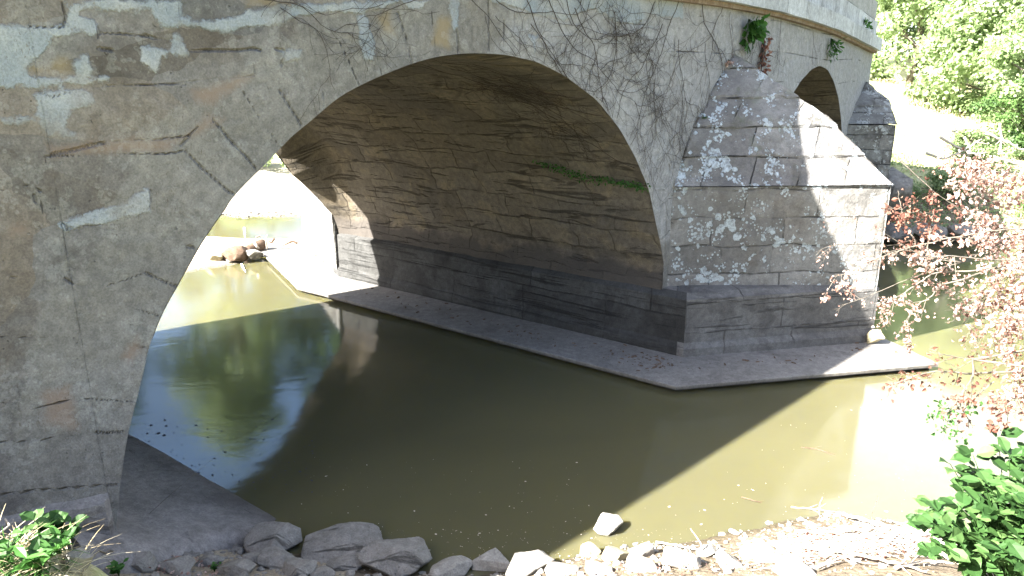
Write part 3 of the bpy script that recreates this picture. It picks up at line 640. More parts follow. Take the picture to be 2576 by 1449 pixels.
def solid_top(name, poly, z, edge, depth, mat, parent, seed=0, chip=.02):
    """thick slab with a finely divided, slightly broken arris"""
    poly = orient(poly); pts = []
    for i in range(len(poly)):
        a, b = poly[i], poly[(i + 1) % len(poly)]; m = max(2, int(np.linalg.norm(b - a) / .05)); pts += [a * (1 - s) + b * s for s in np.arange(m) / m]
    pts = np.array(pts); cen = pts.mean(0); s = np.arange(len(pts)) * .05
    nx = np.roll(pts, -1, 0) - np.roll(pts, 1, 0); nx /= np.linalg.norm(nx, axis=1, keepdims=True); nn = np.stack([nx[:, 1], -nx[:, 0]], -1)
    ch = np.maximum(0, fbm(s, s * 0, 70 + seed, 4, 1.7) - .08) * chip * 3 + fbm(s, s * 0, 75 + seed, 3, 6) * chip * .5
    rings = [(0.0, z - .006, .010), (.0, z - .012, .0), (-.004, z - edge, .01), (-.10, z - edge - .012, .0), (-.11, z - depth, 0)]
    R = []
    R.append(np.concatenate([pts - nn * (.012 + ch)[:, None], np.full((len(pts), 1), z)], 1))
    for o_, zz, _ in rings: R.append(np.concatenate([pts + nn * (o_ - ch * (1 if zz > z - edge - .01 else .4))[:, None], np.full((len(pts), 1), zz)], 1))
    R = np.array(R); mb = MB(); n = len(pts); f = gfaces(len(R), n, False, True); uv = np.stack([np.tile(s, (len(R), 1)), R[..., 2]], -1)
    mb.add(R.reshape(-1, 3), f, uv.reshape(-1, 2)); mb.add(R[0], [list(range(n))], R[0][:, :2])
    return mb.build(name, mat, parent, smooth=False)

pier = loft('pier', pier_poly, [(-.5, .05), (.20, .05), (.27, 0.0), (.84, .0), (.90, -.13), (.92, -.35)], m_pier, bridge, seed=1)
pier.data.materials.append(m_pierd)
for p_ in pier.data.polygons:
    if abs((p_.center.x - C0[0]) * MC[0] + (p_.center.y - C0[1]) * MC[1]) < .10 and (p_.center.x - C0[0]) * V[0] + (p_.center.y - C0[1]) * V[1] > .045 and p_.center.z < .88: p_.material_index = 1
F0 = on_z(1700, 972, .10)[:2]; FT = on_z(2365, 915, .10)[:2]; FB = FT + np.array([-.85, 3.4]); FD = on_z(746, 722, .10)[:2]
fb2 = FB + V * (LV + .8)
ftip = on_z(655, 632, .1)[:2]; ftip = FD + (ftip - FD) * 1.25
foot_near = solid_top('pier_footing', [F0, FT, FB, fb2, ftip + np.array([3.2, .9]), ftip, FD], .10, .045, .9, m_foot, bridge, seed=2)


# cutwater above the band
def cutwater(tL, tip, tR, ztop, zbase, apex_t, apex_z, bulge, matb, matc, parent, seed, midL=None):
    CL, CR = wxy(tL), wxy(tR)
    cw = None
    # near and far vertical faces
    mb = MB()
    for a, b, sgn in ((CL, tip, 1), (tip, CR, 1)):
        L = np.linalg.norm(b - a); m = int(L / .05) + 2; k = int((ztop - zbase) / .05) + 2
        u = np.linspace(0, 1, m); z = np.linspace(zbase, ztop, k)
        XY = a[None] * (1 - u[:, None]) + b[None] * u[:, None]
        P = np.zeros((k, m, 3)); P[..., :2] = XY[None]; P[..., 2] = z[:, None]
        d = (b - a) / L; nn = np.array([d[1], -d[0], 0]); S = np.tile(u * L, (k, 1)); ZZ = P[..., 2]
        row = np.floor(ZZ / .36); st = np.modf(np.abs(np.sin(row * 12.9 + np.floor(S / .95 + (row % 2) * .43) * 78.2)) * 437.5)[0]
        g = fbm(S, ZZ, 80 + seed, 4, 2.2) * .06 + (st - .5) * .012
        g = g * np.clip(np.minimum(u, 1.0) * L / .15, 0, 1)[None]; g = g - .02 * np.clip(1 - (1 - u) * L / .05, 0, 1)[None] * (a is CL) - .02 * np.clip(1 - u * L / .05, 0, 1)[None] * (a is not CL)
        P = P + nn * g[..., None]
        mb.grid(P, False, np.stack([S, ZZ], -1).reshape(-1, 2))
    body = mb.build('cutwater', matb, parent, smooth=False)
    # sloping stone cap in courses
    mb = MB(); N = 64; s = np.linspace(0, 1, N)
    tip3 = np.array([tip[0], tip[1], ztop]); A = wpt(apex_t, apex_z); mid = (tip3 + A) / 2 + np.array(bulge)
    ridge = np.stack([np.interp(s, [0, .5, 1], [tip3[i], mid[i], A[i]]) for i in range(3)], -1)
    ml = midL or (tL + (apex_t - tL) * .36, ztop + (apex_z - ztop) * .48)
    lt = np.interp(s, [0, .5, 1], [tL, ml[0], apex_t]); lz = np.interp(s, [0, .5, 1], [ztop, ml[1], apex_z])
    left = wpt(lt, lz); rt = np.interp(s, [0, 1], [tR, apex_t + .02]); rgt = wpt(rt, np.interp(s, [0, 1], [ztop, apex_z]))
    for E, flip in ((left, False), (rgt, True)):
        m = 56; u = np.linspace(0, 1, m)
        Pn = E[:, None] * (1 - u[None, :, None]) + ridge[:, None] * u[None, :, None]
        d1 = (ridge[N // 2] - E[N // 2]); d2 = E[-1] - E[0]; nn = np.cross(d1, d2); nn /= np.linalg.norm(nn); nn = nn if nn[2] > 0 else -nn
        hz = (Pn[..., 2] - ztop) / .36; fr = hz - np.floor(hz); S = np.linalg.norm(Pn - E[:, None], axis=-1)
        g = .020 * (1 - fr) ** 1.0 - .006 + fbm(S + 3 * flip, Pn[..., 2], 90 + seed, 4, 2.6) * .07
        g = g * np.clip(s * 8, 0, 1)[:, None] * np.clip(1.0, 0, 1) + .03 * np.clip(1 - s * 12, 0, 1)[:, None]
        Pn = Pn + nn * g[..., None]
        mb.grid(Pn, not flip, np.stack([S, Pn[..., 2] - ztop + .36 * 6], -1).reshape(-1, 2))
    cap = mb.build('cutwater_cap', matc, body, smooth=False)
    return body
cutwater(.10, np.array([4.85, 9.38]), 2.95, 2.2, .80, 1.35, 3.85, (.17, -.06, .02), m_cut, m_cap, bridge, 1, midL=(.48, 2.97))
t2 = on_wall(2125, 380)[0]
tip2 = at_y(2255, 315, 15.5); print('pier2 tip', tip2, 't2', t2, 'TEND', TEND)
cutwater(t2, tip2[:2], TEND - .05, tip2[2], -.4, TEND - .3, 3.45, (.12, -.1, .05), m_cut2, m_cut2, bridge, 7)
# downstream cutwater of pier one, in full sun
mb = MB(); a = wxy(-.13) + V * (LV - .02); tipd = Dtip; zt0, ztp = 1.7, 1.5
far = wxy(2.9) + V * LV
v = [(a[0], a[1], -.3), (tipd[0], tipd[1], -.3), (far[0], far[1], -.3), (a[0], a[1], zt0 - .7), (tipd[0], tipd[1], ztp - .7), (far[0], far[1], zt0 - .7), ((a[0] + far[0]) / 2, (a[1] + far[1]) / 2, 3.2)]
mb.add(v, [[0, 1, 4, 3], [1, 2, 5, 4], [3, 4, 6], [4, 5, 6]], [(0, 0), (2.9, 0), (6, 0), (0, 1.9), (2.9, 1.2), (6, 1.9), (1, 3.4)])
mb.build('downstream_cutwater', m_cut2, bridge, smooth=False)

# left abutment apron: smooth sloping concrete running back under the arch
def apron():
    J0 = wpt(D1[0, 0], .43)[:2]; E1 = on_z(762, 1338, .02)[:2]
    d = (V * 1.0); m, n = 60, 130; front = .42
    j = np.linspace(-front, 7.0, n); u = np.linspace(-.25, 1.0, m)
    side = E1 - J0; side = side - V * (side @ V)          # across
    P = np.zeros((m, n, 3)); 
    P[..., :2] = J0[None, None] + side[None, None] * u[:, None, None] + V[None, None] * j[None, :, None]
    zz = np.interp(u, [-.25, 0, .25, .6, 1.0], [.62, .45, .27, .12, .015])
    P[..., 2] = zz[:, None] + .0 * j[None]
    S = np.repeat(u[:, None] * 1.3, n, 1); Jm = np.repeat(j[None], m, 0)
    P[..., 2] += fbm(S, Jm, 101, 4, 1.4) * .05 + fbm(S, Jm, 102, 3, 6) * .012
    # the front end is rounded and broken off
    P[:, :6, 2] -= (np.array([.30, .17, .09, .04, .015, .004]))[None]
    rag = fbm(S[:, 0], S[:, 0] * 0, 103, 3, 3) * .25
    P[:, :8, :2] += (V[None, None] * rag[:, None, None] * np.linspace(1, 0, 8)[None, :, None])
    P2 = np.concatenate([P[:, :1] * 1, P], 1); P2[:, 0, 2] = -.3
    P3 = np.concatenate([P2, P2[-1:]], 0); P3[-1, :, 2] = -.5; P3[-1, :, :2] += side / np.linalg.norm(side) * .02
    nn_, mm_ = P3.shape[:2]
    uv = np.stack([np.linalg.norm(P3[..., :2] - J0, axis=-1), P3[..., 2]], -1); uv[..., 0] = np.tile(np.concatenate([[j[0]], j]), (nn_, 1)); uv[..., 1] = np.concatenate([S[:, 0], [1.4]])[:, None]
    return mesh_obj('abutment_apron', P3.reshape(-1, 3), gfaces(nn_, mm_, False), m_apron, bridge, uv.reshape(-1, 2))
apron()
# rough foundation course under the left wall
tt = np.arange(-12, D1[0, 0] + .02, .05); zz = np.linspace(-.1, .92, 26)
Tt, Zz = np.meshgrid(tt, zz, indexing='ij'); o_ = .10 - .05 * (Zz - .2) + fbm(Tt, Zz, 111, 5, 1.6) * .22 + fbm(Tt, Zz, 112, 4, 7) * .05
ztop_ = np.interp(tt, [-12, -7.9, -6.6], [1.5, .93, .80]) + fbm(tt, tt * 0, 113, 4, 1.2) * .10
Zz = -.1 + (Zz + .1) / 1.02 * (ztop_[:, None] + .1); o_ = np.where(Zz > ztop_[:, None] - .02, -.03, o_); o_ = o_ * np.clip((D1[0, 0] + .02 - Tt) / .06, .05, 1)
mesh_obj('foundation_course', wpt(Tt, Zz, np.maximum(o_, -.03)).reshape(-1, 3), gfaces(len(tt), 26, True), m_apron, bridge, np.stack([Tt, Zz], -1).reshape(-1, 2), smooth=False)
# ------------------------------------------------------------------ loose things
def proj(P):
    P = np.asarray(P, float); z = P[..., 2] - H; f = P[..., 1] * cp - z * sp; u = P[..., 1] * sp + z * cp
    return CX + F * P[..., 0] / f, CY - F * u / f
def on_ground(x, y, lo=1.8, hi=60):
    r = ray(x, y); r = r / r[1]
    for Y in np.concatenate([np.arange(lo, 8, .02), np.arange(8, hi, .1)]):
        if H + r[2] * Y <= max(0, gz(r[0] * Y, Y)): return np.array([r[0] * Y, Y, max(0, gz(r[0] * Y, Y))])
    return np.array([r[0] * hi, hi, H + r[2] * hi])

def unit(v): return v / (np.linalg.norm(v, axis=-1, keepdims=True) + 1e-9)
def leaf_arrays(c, d, n, L, Wd, oval=True, fold=.25):
    """c base points, d long axis, n face normal, L length, Wd half width"""
    d = unit(d); s = unit(np.cross(d, n)); n = unit(np.cross(s, d)); L = np.broadcast_to(L, (len(c),))[:, None]; Wd = np.broadcast_to(Wd, (len(c),))[:, None]
    if not oval:
        V_ = np.stack([c, c + d * L * .5 + s * Wd, c + d * L, c + d * L * .5 - s * Wd], 1); f = np.array([[0, 1, 2, 3]])
    else:
        st = [(.22, .72), (.5, 1.0), (.8, .55)]; pts = [c]
        for a, w_ in st: pts += [c + d * L * a + s * Wd * w_ + n * Wd * fold, c + d * L * a - n * L * .03 * a, c + d * L * a - s * Wd * w_ + n * Wd * fold]
        pts.append(c + d * L - n * L * .12); V_ = np.stack(pts, 1)
        f = np.array([[0, 1, 2, 2], [0, 2, 3, 3], [1, 4, 5, 2], [2, 5, 6, 3], [4, 7, 8, 5], [5, 8, 9, 6], [7, 10, 8, 8], [8, 10, 9, 9]])
    k = V_.shape[1]; base = np.arange(len(c))[:, None, None] * k
    return V_.reshape(-1, 3), (f[None] + base).reshape(-1, 4), k
def leaf_obj(name, c, d, n, L, Wd, mat, parent=None, oval=True, rnd=None, loc=None, fold=.25):
    v, f, k = leaf_arrays(c, d, n, L, Wd, oval, fold)
    r = rng.random(len(c)) if rnd is None else rnd
    if oval:
        fl = [list(dict.fromkeys(q)) for q in f.tolist()]
        return mesh_obj(name, v, fl, mat, parent, None, {'rnd': np.repeat(r, k)}, False, loc)
    return mesh_obj(name, v, f, mat, parent, None, {'rnd': np.repeat(r, k)}, False, loc)
def rdir(n): return unit(rng.normal(size=(n, 3)))

# ---- rocks
def rock(loc, size, rz, seed, mat, label, name='rock', group='loose rocks along the near bank', planes=26, sink=.22, rough=.06, cut=(.36, .8), tilt=0.0):
    import bmesh
    r = np.random.default_rng(seed); bm = bmesh.new(); bmesh.ops.create_icosphere(bm, subdivisions=5, radius=1)
    P = np.array([v.co[:] for v in bm.verts]); 
    for i in range(planes):
        nrm = unit(r.normal(size=3)); dd = r.uniform(*cut); o = P @ nrm - dd; P = P - np.where(o > 0, o, 0)[:, None] * nrm * .96
    a = fbm(P[:, 0] * 1.3 + P[:, 2], P[:, 1] * 1.3 - P[:, 2] * .7, seed, 4, 1.6) * rough * 3 + fbm(P[:, 0] + P[:, 2] * 2, P[:, 1], seed + 1, 4, 6) * rough
    P = P * (1 + a)[:, None]; P /= (P.max(0) - P.min(0)) / 2; P *= np.array(size) / 2
    c, s = math.cos(tilt), math.sin(tilt); P[:, 0], P[:, 2] = P[:, 0] * c - P[:, 2] * s, P[:, 0] * s + P[:, 2] * c
    c, s = math.cos(rz), math.sin(rz); P[:, 0], P[:, 1] = P[:, 0] * c - P[:, 1] * s, P[:, 0] * s + P[:, 1] * c
    fs = [[v.index for v in f.verts] for f in bm.faces]; bm.free()
    zmin = P[:, 2].min(); hgt = P[:, 2].max() - zmin; P[:, 2] += -zmin - sink * hgt
    loc = np.array(loc, float); o = mesh_obj(name, P + loc, np.array(fs), mat, None, P[:, :2], None, True, loc)
    for p in o.data.polygons: p.use_smooth = True
    return tag(o, label, 'rock', group)
def rock_px(x, y, wpx, hpx, seed, mat, label, z=None, dep=.8, rz=None, **kw):
    """x, y = foot of the rock in the survey picture, w/h its width and height there"""
    p = on_ground(x, y) if z is None else on_z(x, y, z)
    dist = math.hypot(math.hypot(p[0], p[1]), H - p[2]); Wm = wpx * dist / F * .95; Hm = hpx * dist / F * 1.1
    D = Wm * dep; p = p + np.array([p[0], p[1], 0]) / np.hypot(p[0], p[1]) * D * .28
    p[2] = max(gz(p[0], p[1]), -.05) if z is None else z
    return rock(p, (Wm, D, max(Hm, .04)), rz if rz is not None else -math.atan2(p[0], p[1]), seed, mat, label, **kw)
R = m_rock; RD = m_rockd; RY = m_rocky
rocks = [
 (695, 1392, 135, 75, RD, 'rounded dark grey boulder at the broken corner of the sloping concrete apron', dict(planes=12, cut=(.6, .95))),
 (855, 1412, 205, 62, RD, 'long flat grey slab in the shade right of the concrete apron', dict(tilt=.08)),
 (868, 1432, 95, 30, RD, 'small grey stone lying in front of the long flat slab', {}),
 (985, 1449, 185, 75, RD, 'broad grey rock half in sun and half in shade at the water edge', dict(tilt=-.12)),
 (1135, 1449, 110, 42, R, 'low sunlit white rock left of the pointed rock', {}),
 (1238, 1432, 98, 66, R, 'pointed sunlit rock with a steep peak at the water edge', dict(planes=16, cut=(.35, .7), tilt=.5)),
 (1318, 1449, 125, 48, R, 'smooth sunlit rock just right of the pointed rock', {}),
 (1410, 1449, 90, 24, R, 'flat whitish stone below the shallow muddy corner', {}),
 (1528, 1353, 74, 54, R, 'single white rock standing alone in the water', dict(z=-.03, planes=16, cut=(.38, .75), sink=.15)),
 (1477, 1402, 55, 34, RY, 'small yellowish stone at the edge of the lit water, leftmost of its row', {}),
 (1545, 1410, 82, 38, RY, 'squat yellowish stone second in the row at the edge of the lit water', {}),
 (1608, 1402, 68, 32, R, 'square pale stone third in the row at the edge of the lit water', {}),
 (1700, 1430, 95, 34, R, 'pale stone with a dry stick lying across it', {}),
 (1775, 1402, 50, 26, R, 'small white stone beside the forked dry stick', {}),
 (1912, 1410, 105, 34, RY, 'flat lemon coloured stone near the driftwood', dict(cut=(.7, .95))),
 (1835, 1430, 70, 28, R, 'low white stone just left of the flat lemon coloured stone', {}),
 (1990, 1449, 110, 34, R, 'broad pale stone under the driftwood tangle', {}),
 (1380, 1400, 34, 14, RD, 'small dark stone where the shadow meets the lit shore', {}),
 (1610, 1440, 80, 26, R, 'wide white stone in the foreground below the third stone of the row', {}),
 (1505, 1445, 70, 24, R, 'white stone in the foreground below the two yellowish stones', {}),
 (200, 1455, 60, 62, RD, 'upright grey stone with a chipped pale edge among the straw', dict(planes=16, cut=(.38, .75))),
 (365, 1440, 60, 50, RD, 'dark angular stone under the near corner of the apron', {}),
 (455, 1449, 80, 34, RD, 'grey stone in the rubble left of the shaded stones', {}),
 (520, 1425, 70, 30, RD, 'small flat stone in the rubble under the apron', {}),
 (600, 1449, 90, 38, RD, 'pale grey stone at the bottom edge of the rubble', {}),
 (690, 1430, 90, 36, RD, 'grey stone between the apron corner and the long slab', {}),
 (745, 1452, 90, 36, RD, 'square grey stone at the bottom edge below the long slab', {}),
 (640, 1418, 55, 28, RD, 'little stone wedged below the apron boulder', {}),
 (812, 1449, 60, 22, RD, 'thin dark stone at the bottom edge left of the half lit rock', {}),
]
for i, (x, y, w_, h_, m_, lab, kw) in enumerate(rocks):
    if 'z' in kw: kw = dict(kw)
    rock_px(x, y, w_, h_, 200 + i, m_, lab, **kw)
rock_px(2193, 866, 40, 34, 260, m_rocky, 'small pale lump of stone lying on the footing at the tip of the cutwater', z=.10, sink=.08)
# gravel and small rubble: nobody could count it
def scatter_rubble(name, label, region, n, smin, smax, mat, seed):
    r = np.random.default_rng(seed); mb = MB()
    base = np.array([[1, 0, 0], [-1, 0, 0], [0, 1, 0], [0, -1, 0], [0, 0, 1], [0, 0, -1]], float) * .9
    ico = np.array([[0, .53, .85], [0, -.53, .85], [0, .53, -.85], [0, -.53, -.85], [.53, .85, 0], [-.53, .85, 0], [.53, -.85, 0], [-.53, -.85, 0], [.85, 0, .53], [.85, 0, -.53], [-.85, 0, .53], [-.85, 0, -.53]])
    F_ = [[0, 1, 8], [0, 10, 1], [0, 4, 5], [0, 8, 4], [0, 5, 10], [3, 2, 9], [3, 11, 2], [3, 6, 7], [3, 9, 6], [3, 7, 11], [8, 1, 6], [8, 6, 9], [8, 9, 4], [4, 9, 2], [4, 2, 5], [5, 2, 11], [5, 11, 10], [10, 11, 7], [10, 7, 1], [1, 7, 6]]
    xs = r.uniform(region[0], region[1], n * 3); ys = r.uniform(region[2], region[3], n * 3)
    d = sdf(xs, ys, WATER); ok = (d > -.25) & (d < region[4]) & (r.random(n * 3) < np.clip(1.25 - d / region[4], 0, 1)); xs, ys = xs[ok][:n], ys[ok][:n]
    zs = ground_z(xs[:, None], ys[:, None])[:, 0]
    for x, y, z in zip(xs, ys, zs):
        s = smin * (smax / smin) ** (r.random() ** 2.2); v = ico * (1 + r.normal(0, .16, (12, 1))) * s * np.array([1, r.uniform(.6, 1), r.uniform(.35, .7)])
        a = r.uniform(0, 6.3); c_, s_ = math.cos(a), math.sin(a); v = np.stack([v[:, 0] * c_ - v[:, 1] * s_, v[:, 0] * s_ + v[:, 1] * c_, v[:, 2]], -1)
        mb.add(v + [x, y, z + s * .12], F_)
    return tag(mb.build(name, mat, None, smooth=False), label, None, None, 'stuff')
o = scatter_rubble('rubble', 'dark grey rubble and earth below the concrete apron', (-3.4, -.9, 3.4, 5.2, 1.6), 900, .008, .055, m_rockd, 5); o['category'] = 'rubble'
o = scatter_rubble('gravel', 'pale sunlit gravel along the near shore', (-.9, 4.2, 3.6, 5.6, 1.5), 2200, .006, .04, m_rock, 6); o['category'] = 'gravel'
o = scatter_rubble('gravel', 'gravel on the sandbar beyond the arch', (-11, -4, 12.6, 19.9, 9), 2500, .02, .09, m_rock, 8); o['category'] = 'gravel'

# ---- branching twigs
def grow(p, d, L, r0, lvl, mapf, out, bend=.35, kids=3, seg_l=.06, drop=(0, 0), spread=.9, minr=.0016):
    """2-D walk on a surface; mapf turns (a, b) into world points"""
    n = max(3, int(L / seg_l)); pts = [np.array(p, float)]; ang = math.atan2(d[1], d[0]); kidsat = sorted(random.sample(range(1, n), min(kids, n - 1)))
    for i in range(n):
        ang += random.gauss(0, bend) * .5; step = np.array([math.cos(ang), math.sin(ang)]) * seg_l + np.array(drop) * seg_l; pts.append(pts[-1] + step)
        if i in kidsat and lvl > 0:
            a2 = ang + random.choice((-1, 1)) * random.uniform(.4, spread)
            grow(pts[-1], (math.cos(a2), math.sin(a2)), L * random.uniform(.35, .7), r0 * .62, lvl - 1, mapf, out, bend * 1.15, kids, seg_l, drop, spread, minr)
    out.append((np.array(pts), np.linspace(r0, max(minr, r0 * .4), len(pts))))
def vine(label, starts, mapf, clip, seed, seg_l=.06, origin=None):
    random.seed(seed); out = []
    for (p, d, L, r0, lvl, kids) in starts: grow(p, d, L, r0, lvl, mapf, out, kids=kids, seg_l=seg_l)
    mb = MB()
    for pts, rr in out:
        ok = clip(pts[:, 0], pts[:, 1]); n = len(pts) if ok.all() else int(np.argmin(ok))
        if n >= 3: mb.tube(mapf(pts[:n, 0], pts[:n, 1], rr[:n]), rr[:n], 3, cap=False)
    loc = mapf(np.array([starts[0][0][0]]), np.array([starts[0][0][1]]), np.array([.0]))[0]
    o = mb.build('dead_vine', m_twig, None, loc=loc); return tag(o, label, 'vine', 'bare vines on the bridge')
zi = lambda t: np.interp(t, np.concatenate([[-99, D1[0, 0] - .01], D1[:, 0], [D1[-1, 0] + .01, 99]]), np.concatenate([[-1, -1], D1[:, 1], [.95, .95]]))
wmap = lambda t, z, r: wpt(t, z, .022 + r + np.abs(fbm(t, z, 31, 4, 1.3) * .05 + fbm(t, z, 32, 3, 6) * .02))
wclip = lambda t, z: (z < zcorn(t) + .02) & (z > zi(t) - .02) & (t > -7)
def wp(x, y): return tuple(on_wall(x, y))
vs = lambda L: [((lambda q: (q, (math.cos(a), math.sin(a)), l, r, lv, k))(wp(x, y))) for (x, y, a, l, r, lv, k) in L]
vine('dense mat of bare vine stems over the right haunch of the arch', vs([(1540, 30, -1.3, 1.9, 0.0050, 3, 4), (1660, 60, -1.9, 1.9, 0.0054, 3, 4), (1700, 5, -1.9, 1.9, 0.0059, 3, 4), (1640, 5, -2.2, 2.0, 0.0054, 3, 4), (1760, 8, -1.6, 1.8, 0.0059, 3, 4), (1810, 20, -2.1, 1.4, 0.0044, 3, 4), (1700, 100, -1.7, 1.4, 0.0044, 3, 4), (1640, 200, -1.6, 1.2, 0.0039, 3, 4)]), wmap, wclip, 11)
vine('bare vine stems spreading over the wall above the crown of the arch', vs([(1440, 20, -.9, 1.9, 0.0054, 3, 4), (1320, 0, -.9, 1.7, 0.0054, 3, 4), (1240, 0, -.7, 1.6, 0.0047, 3, 4), (1420, 0, -1.3, 1.3, 0.0049, 3, 4), (1180, 0, -.5, 1.5, 0.0039, 3, 3), (1480, 0, -2.0, 1.0, 0.0039, 3, 4), (1330, 60, -.6, 1.7, 0.0044, 3, 4), (1375, 0, -.75, 1.9, 0.0054, 3, 4), (1240, 40, -.4, 1.5, 0.0031, 3, 4)]), wmap, wclip, 12)
vine('thin bare runners on the wall over the left part of the arch ring', vs([(660, 0, -.25, 1.1, 0.0039, 2, 3), (700, 20, -.5, .8, 0.0031, 2, 3), (1040, 0, -2.6, .8, 0.0039, 3, 3), (960, 10, -2.9, .7, 0.0031, 3, 3), (1100, 30, 3.0, .7, 0.0023, 2, 3)]), wmap, wclip, 13)
vine('upright root and thin twigs hanging beside the left edge of the cutwater cap', vs([(1700, 290, -1.7, .7, 0.0031, 2, 4), (1680, 350, -1.5, .5, 0.0023, 2, 3), (1770, 110, -1.6, .9, 0.0039, 3, 4), (1830, 30, -1.7, .9, 0.0031, 3, 4)]), wmap, wclip, 14)
vine('sparse dead stems on the wall between the two arches', vs([(1960, 50, -1.5, .7, 0.0031, 3, 3), (2040, 80, -1.3, .6, 0.0031, 2, 3), (1905, 40, -1.6, .8, 0.0039, 3, 3)]), wmap, lambda t, z: (z < zcorn(t)) & (z > 2.9), 15, seg_l=.07)
# vault surface lookup
Vp = wpt(D1[:, 0], D1[:, 1]); Vs = np.concatenate([[0], np.cumsum(np.linalg.norm(np.diff(Vp, axis=0), axis=1))]); cen3 = wpt(-3.3, 1.0)
def vmap(s, j, r):
    p = np.stack([np.interp(s, Vs, Vp[:, i]) for i in range(3)], -1); inw = cen3 - p; inw = unit(inw - np.outer(inw @ V3, V3))
    g = fbm(s, j, 41, 4, 1.1) * .09; g = np.abs(g) * 1.2
    return p + V3 * j[:, None] + inw * (.02 + r + g * np.clip(j / .25, 0, 1))[:, None]
jj = np.linspace(0, 5.6, 113); right_i = np.where(D1[:, 0] > -4.6)[0]
VG = Vp[right_i][:, None] + V3 * jj[None, :, None]; vgx, vgy = proj(VG)
def on_vault(x, y):
    k = np.argmin((vgx - x) ** 2 + (vgy - y) ** 2); i, j = np.unravel_index(k, vgx.shape); return Vs[right_i[i]], jj[j]
sv = lambda L: [(on_vault(x, y), (math.cos(a), math.sin(a)), l, r, lv, k) for (x, y, a, l, r, lv, k) in L]
vine('dark rootlets creeping over the vault under the right haunch', sv([(1560, 330, 1.8, 1.3, .005, 3, 4), (1480, 240, 1.3, 1.5, .005, 3, 4), (1420, 195, 1.1, 1.3, .005, 3, 4), (1600, 420, 1.9, .9, .004, 3, 4), (1520, 290, 1.5, 1.0, .004, 3, 4), (1350, 160, 1.2, 1.2, .004, 3, 3), (1580, 370, 2.2, 1.0, .004, 3, 4)]), vmap, lambda s, j: (j > .02) & (j < 3.2) & (s < Vs[-1] - .3), 16, seg_l=.05)
# strip of green weeds in a joint of the vault
path = [(1345, 395), (1385, 408), (1430, 425), (1470, 440), (1530, 445), (1580, 455), (1625, 462)]
pv = np.array([on_vault(*q) for q in path]); n = 420; u = rng.random(n) ** .8 * (len(path) - 1); dens = np.interp(u, range(len(path)), [.15, .5, .8, 1.1, .8, .5, .8])
s_ = np.interp(u, range(len(path)), pv[:, 0]) + rng.normal(0, .045, n) * dens + .02; j_ = np.interp(u, range(len(path)), pv[:, 1]) + rng.normal(0, .05, n)
c = vmap(s_, j_, np.abs(rng.normal(0, .02, n))); o = leaf_obj('ivy', c, rdir(n) + [0, 0, -.6], rdir(n) + MC * 1.5, rng.uniform(.02, .05, n), .012, m_fern, None, False, loc=c[0])
tag(o, 'green strip of weeds growing along a joint inside the arch vault', 'plant', 'plants rooted in the bridge')
def tuft(x, y, n, rad, size, mat, label, name='fern', down=.8, w=.3, hang=0.0, off=.06, stems=True):
    t, z = on_wall(x, y); base = wpt(t, z, .03); N3 = np.append(wnorm(np.array([t]))[0], 0)
    d = unit(rdir(n) * .9 + N3 * .7 + np.array([0, 0, -down])); c = base + d * (rng.random((n, 1)) ** .6) * rad + np.array([0, 0, -1]) * (rng.random((n, 1)) * hang)
    root = empty(name, base, label, 'plant', 'plants rooted in the bridge')
    leaf_obj('foliage', c, d + rdir(n) * .5, rdir(n) * .6 + N3, rng.uniform(.6, 1.1, n) * size, size * w, mat, root)
    mb = MB()
    for i in range(0, n, 4): q = np.linspace(0, 1, 5)[:, None]; mb.tube(base + (c[i] - base) * q + np.array([0, 0, .02]) * q * (1 - q), .0025, 3, False)
    mb.build('stem', m_fern if mat is not m_leafred else m_twig, root); return root
tuft(1878, 48, 80, .20, .13, m_fern, 'broad leaved green plant hanging under the cornice above the cutwater', hang=.18, w=.34)
tuft(1915, 85, 90, .10, .07, m_leafred, 'reddish brown withered plant hanging from the wall right of the broad leaved green plant', 'withered_plant', hang=.50, w=.3)
tuft(2085, 96, 110, .20, .08, m_fern, 'small green fern under the cornice above the second arch', hang=.18, w=.2)
tuft(2168, 62, 26, .14, .09, m_fern, 'tiny green weed growing out of the parapet joint near the end of the bridge', hang=.02, down=-.4)
tuft(1762, 288, 26, .05, .05, m_fern, 'little green weed in the corner where the cutwater cap meets the wall', hang=.03)
tuft(1826, 150, 20, .05, .05, m_leafdry, 'tiny dry tuft at the very top of the cutwater cap', 'withered_plant', hang=.03)

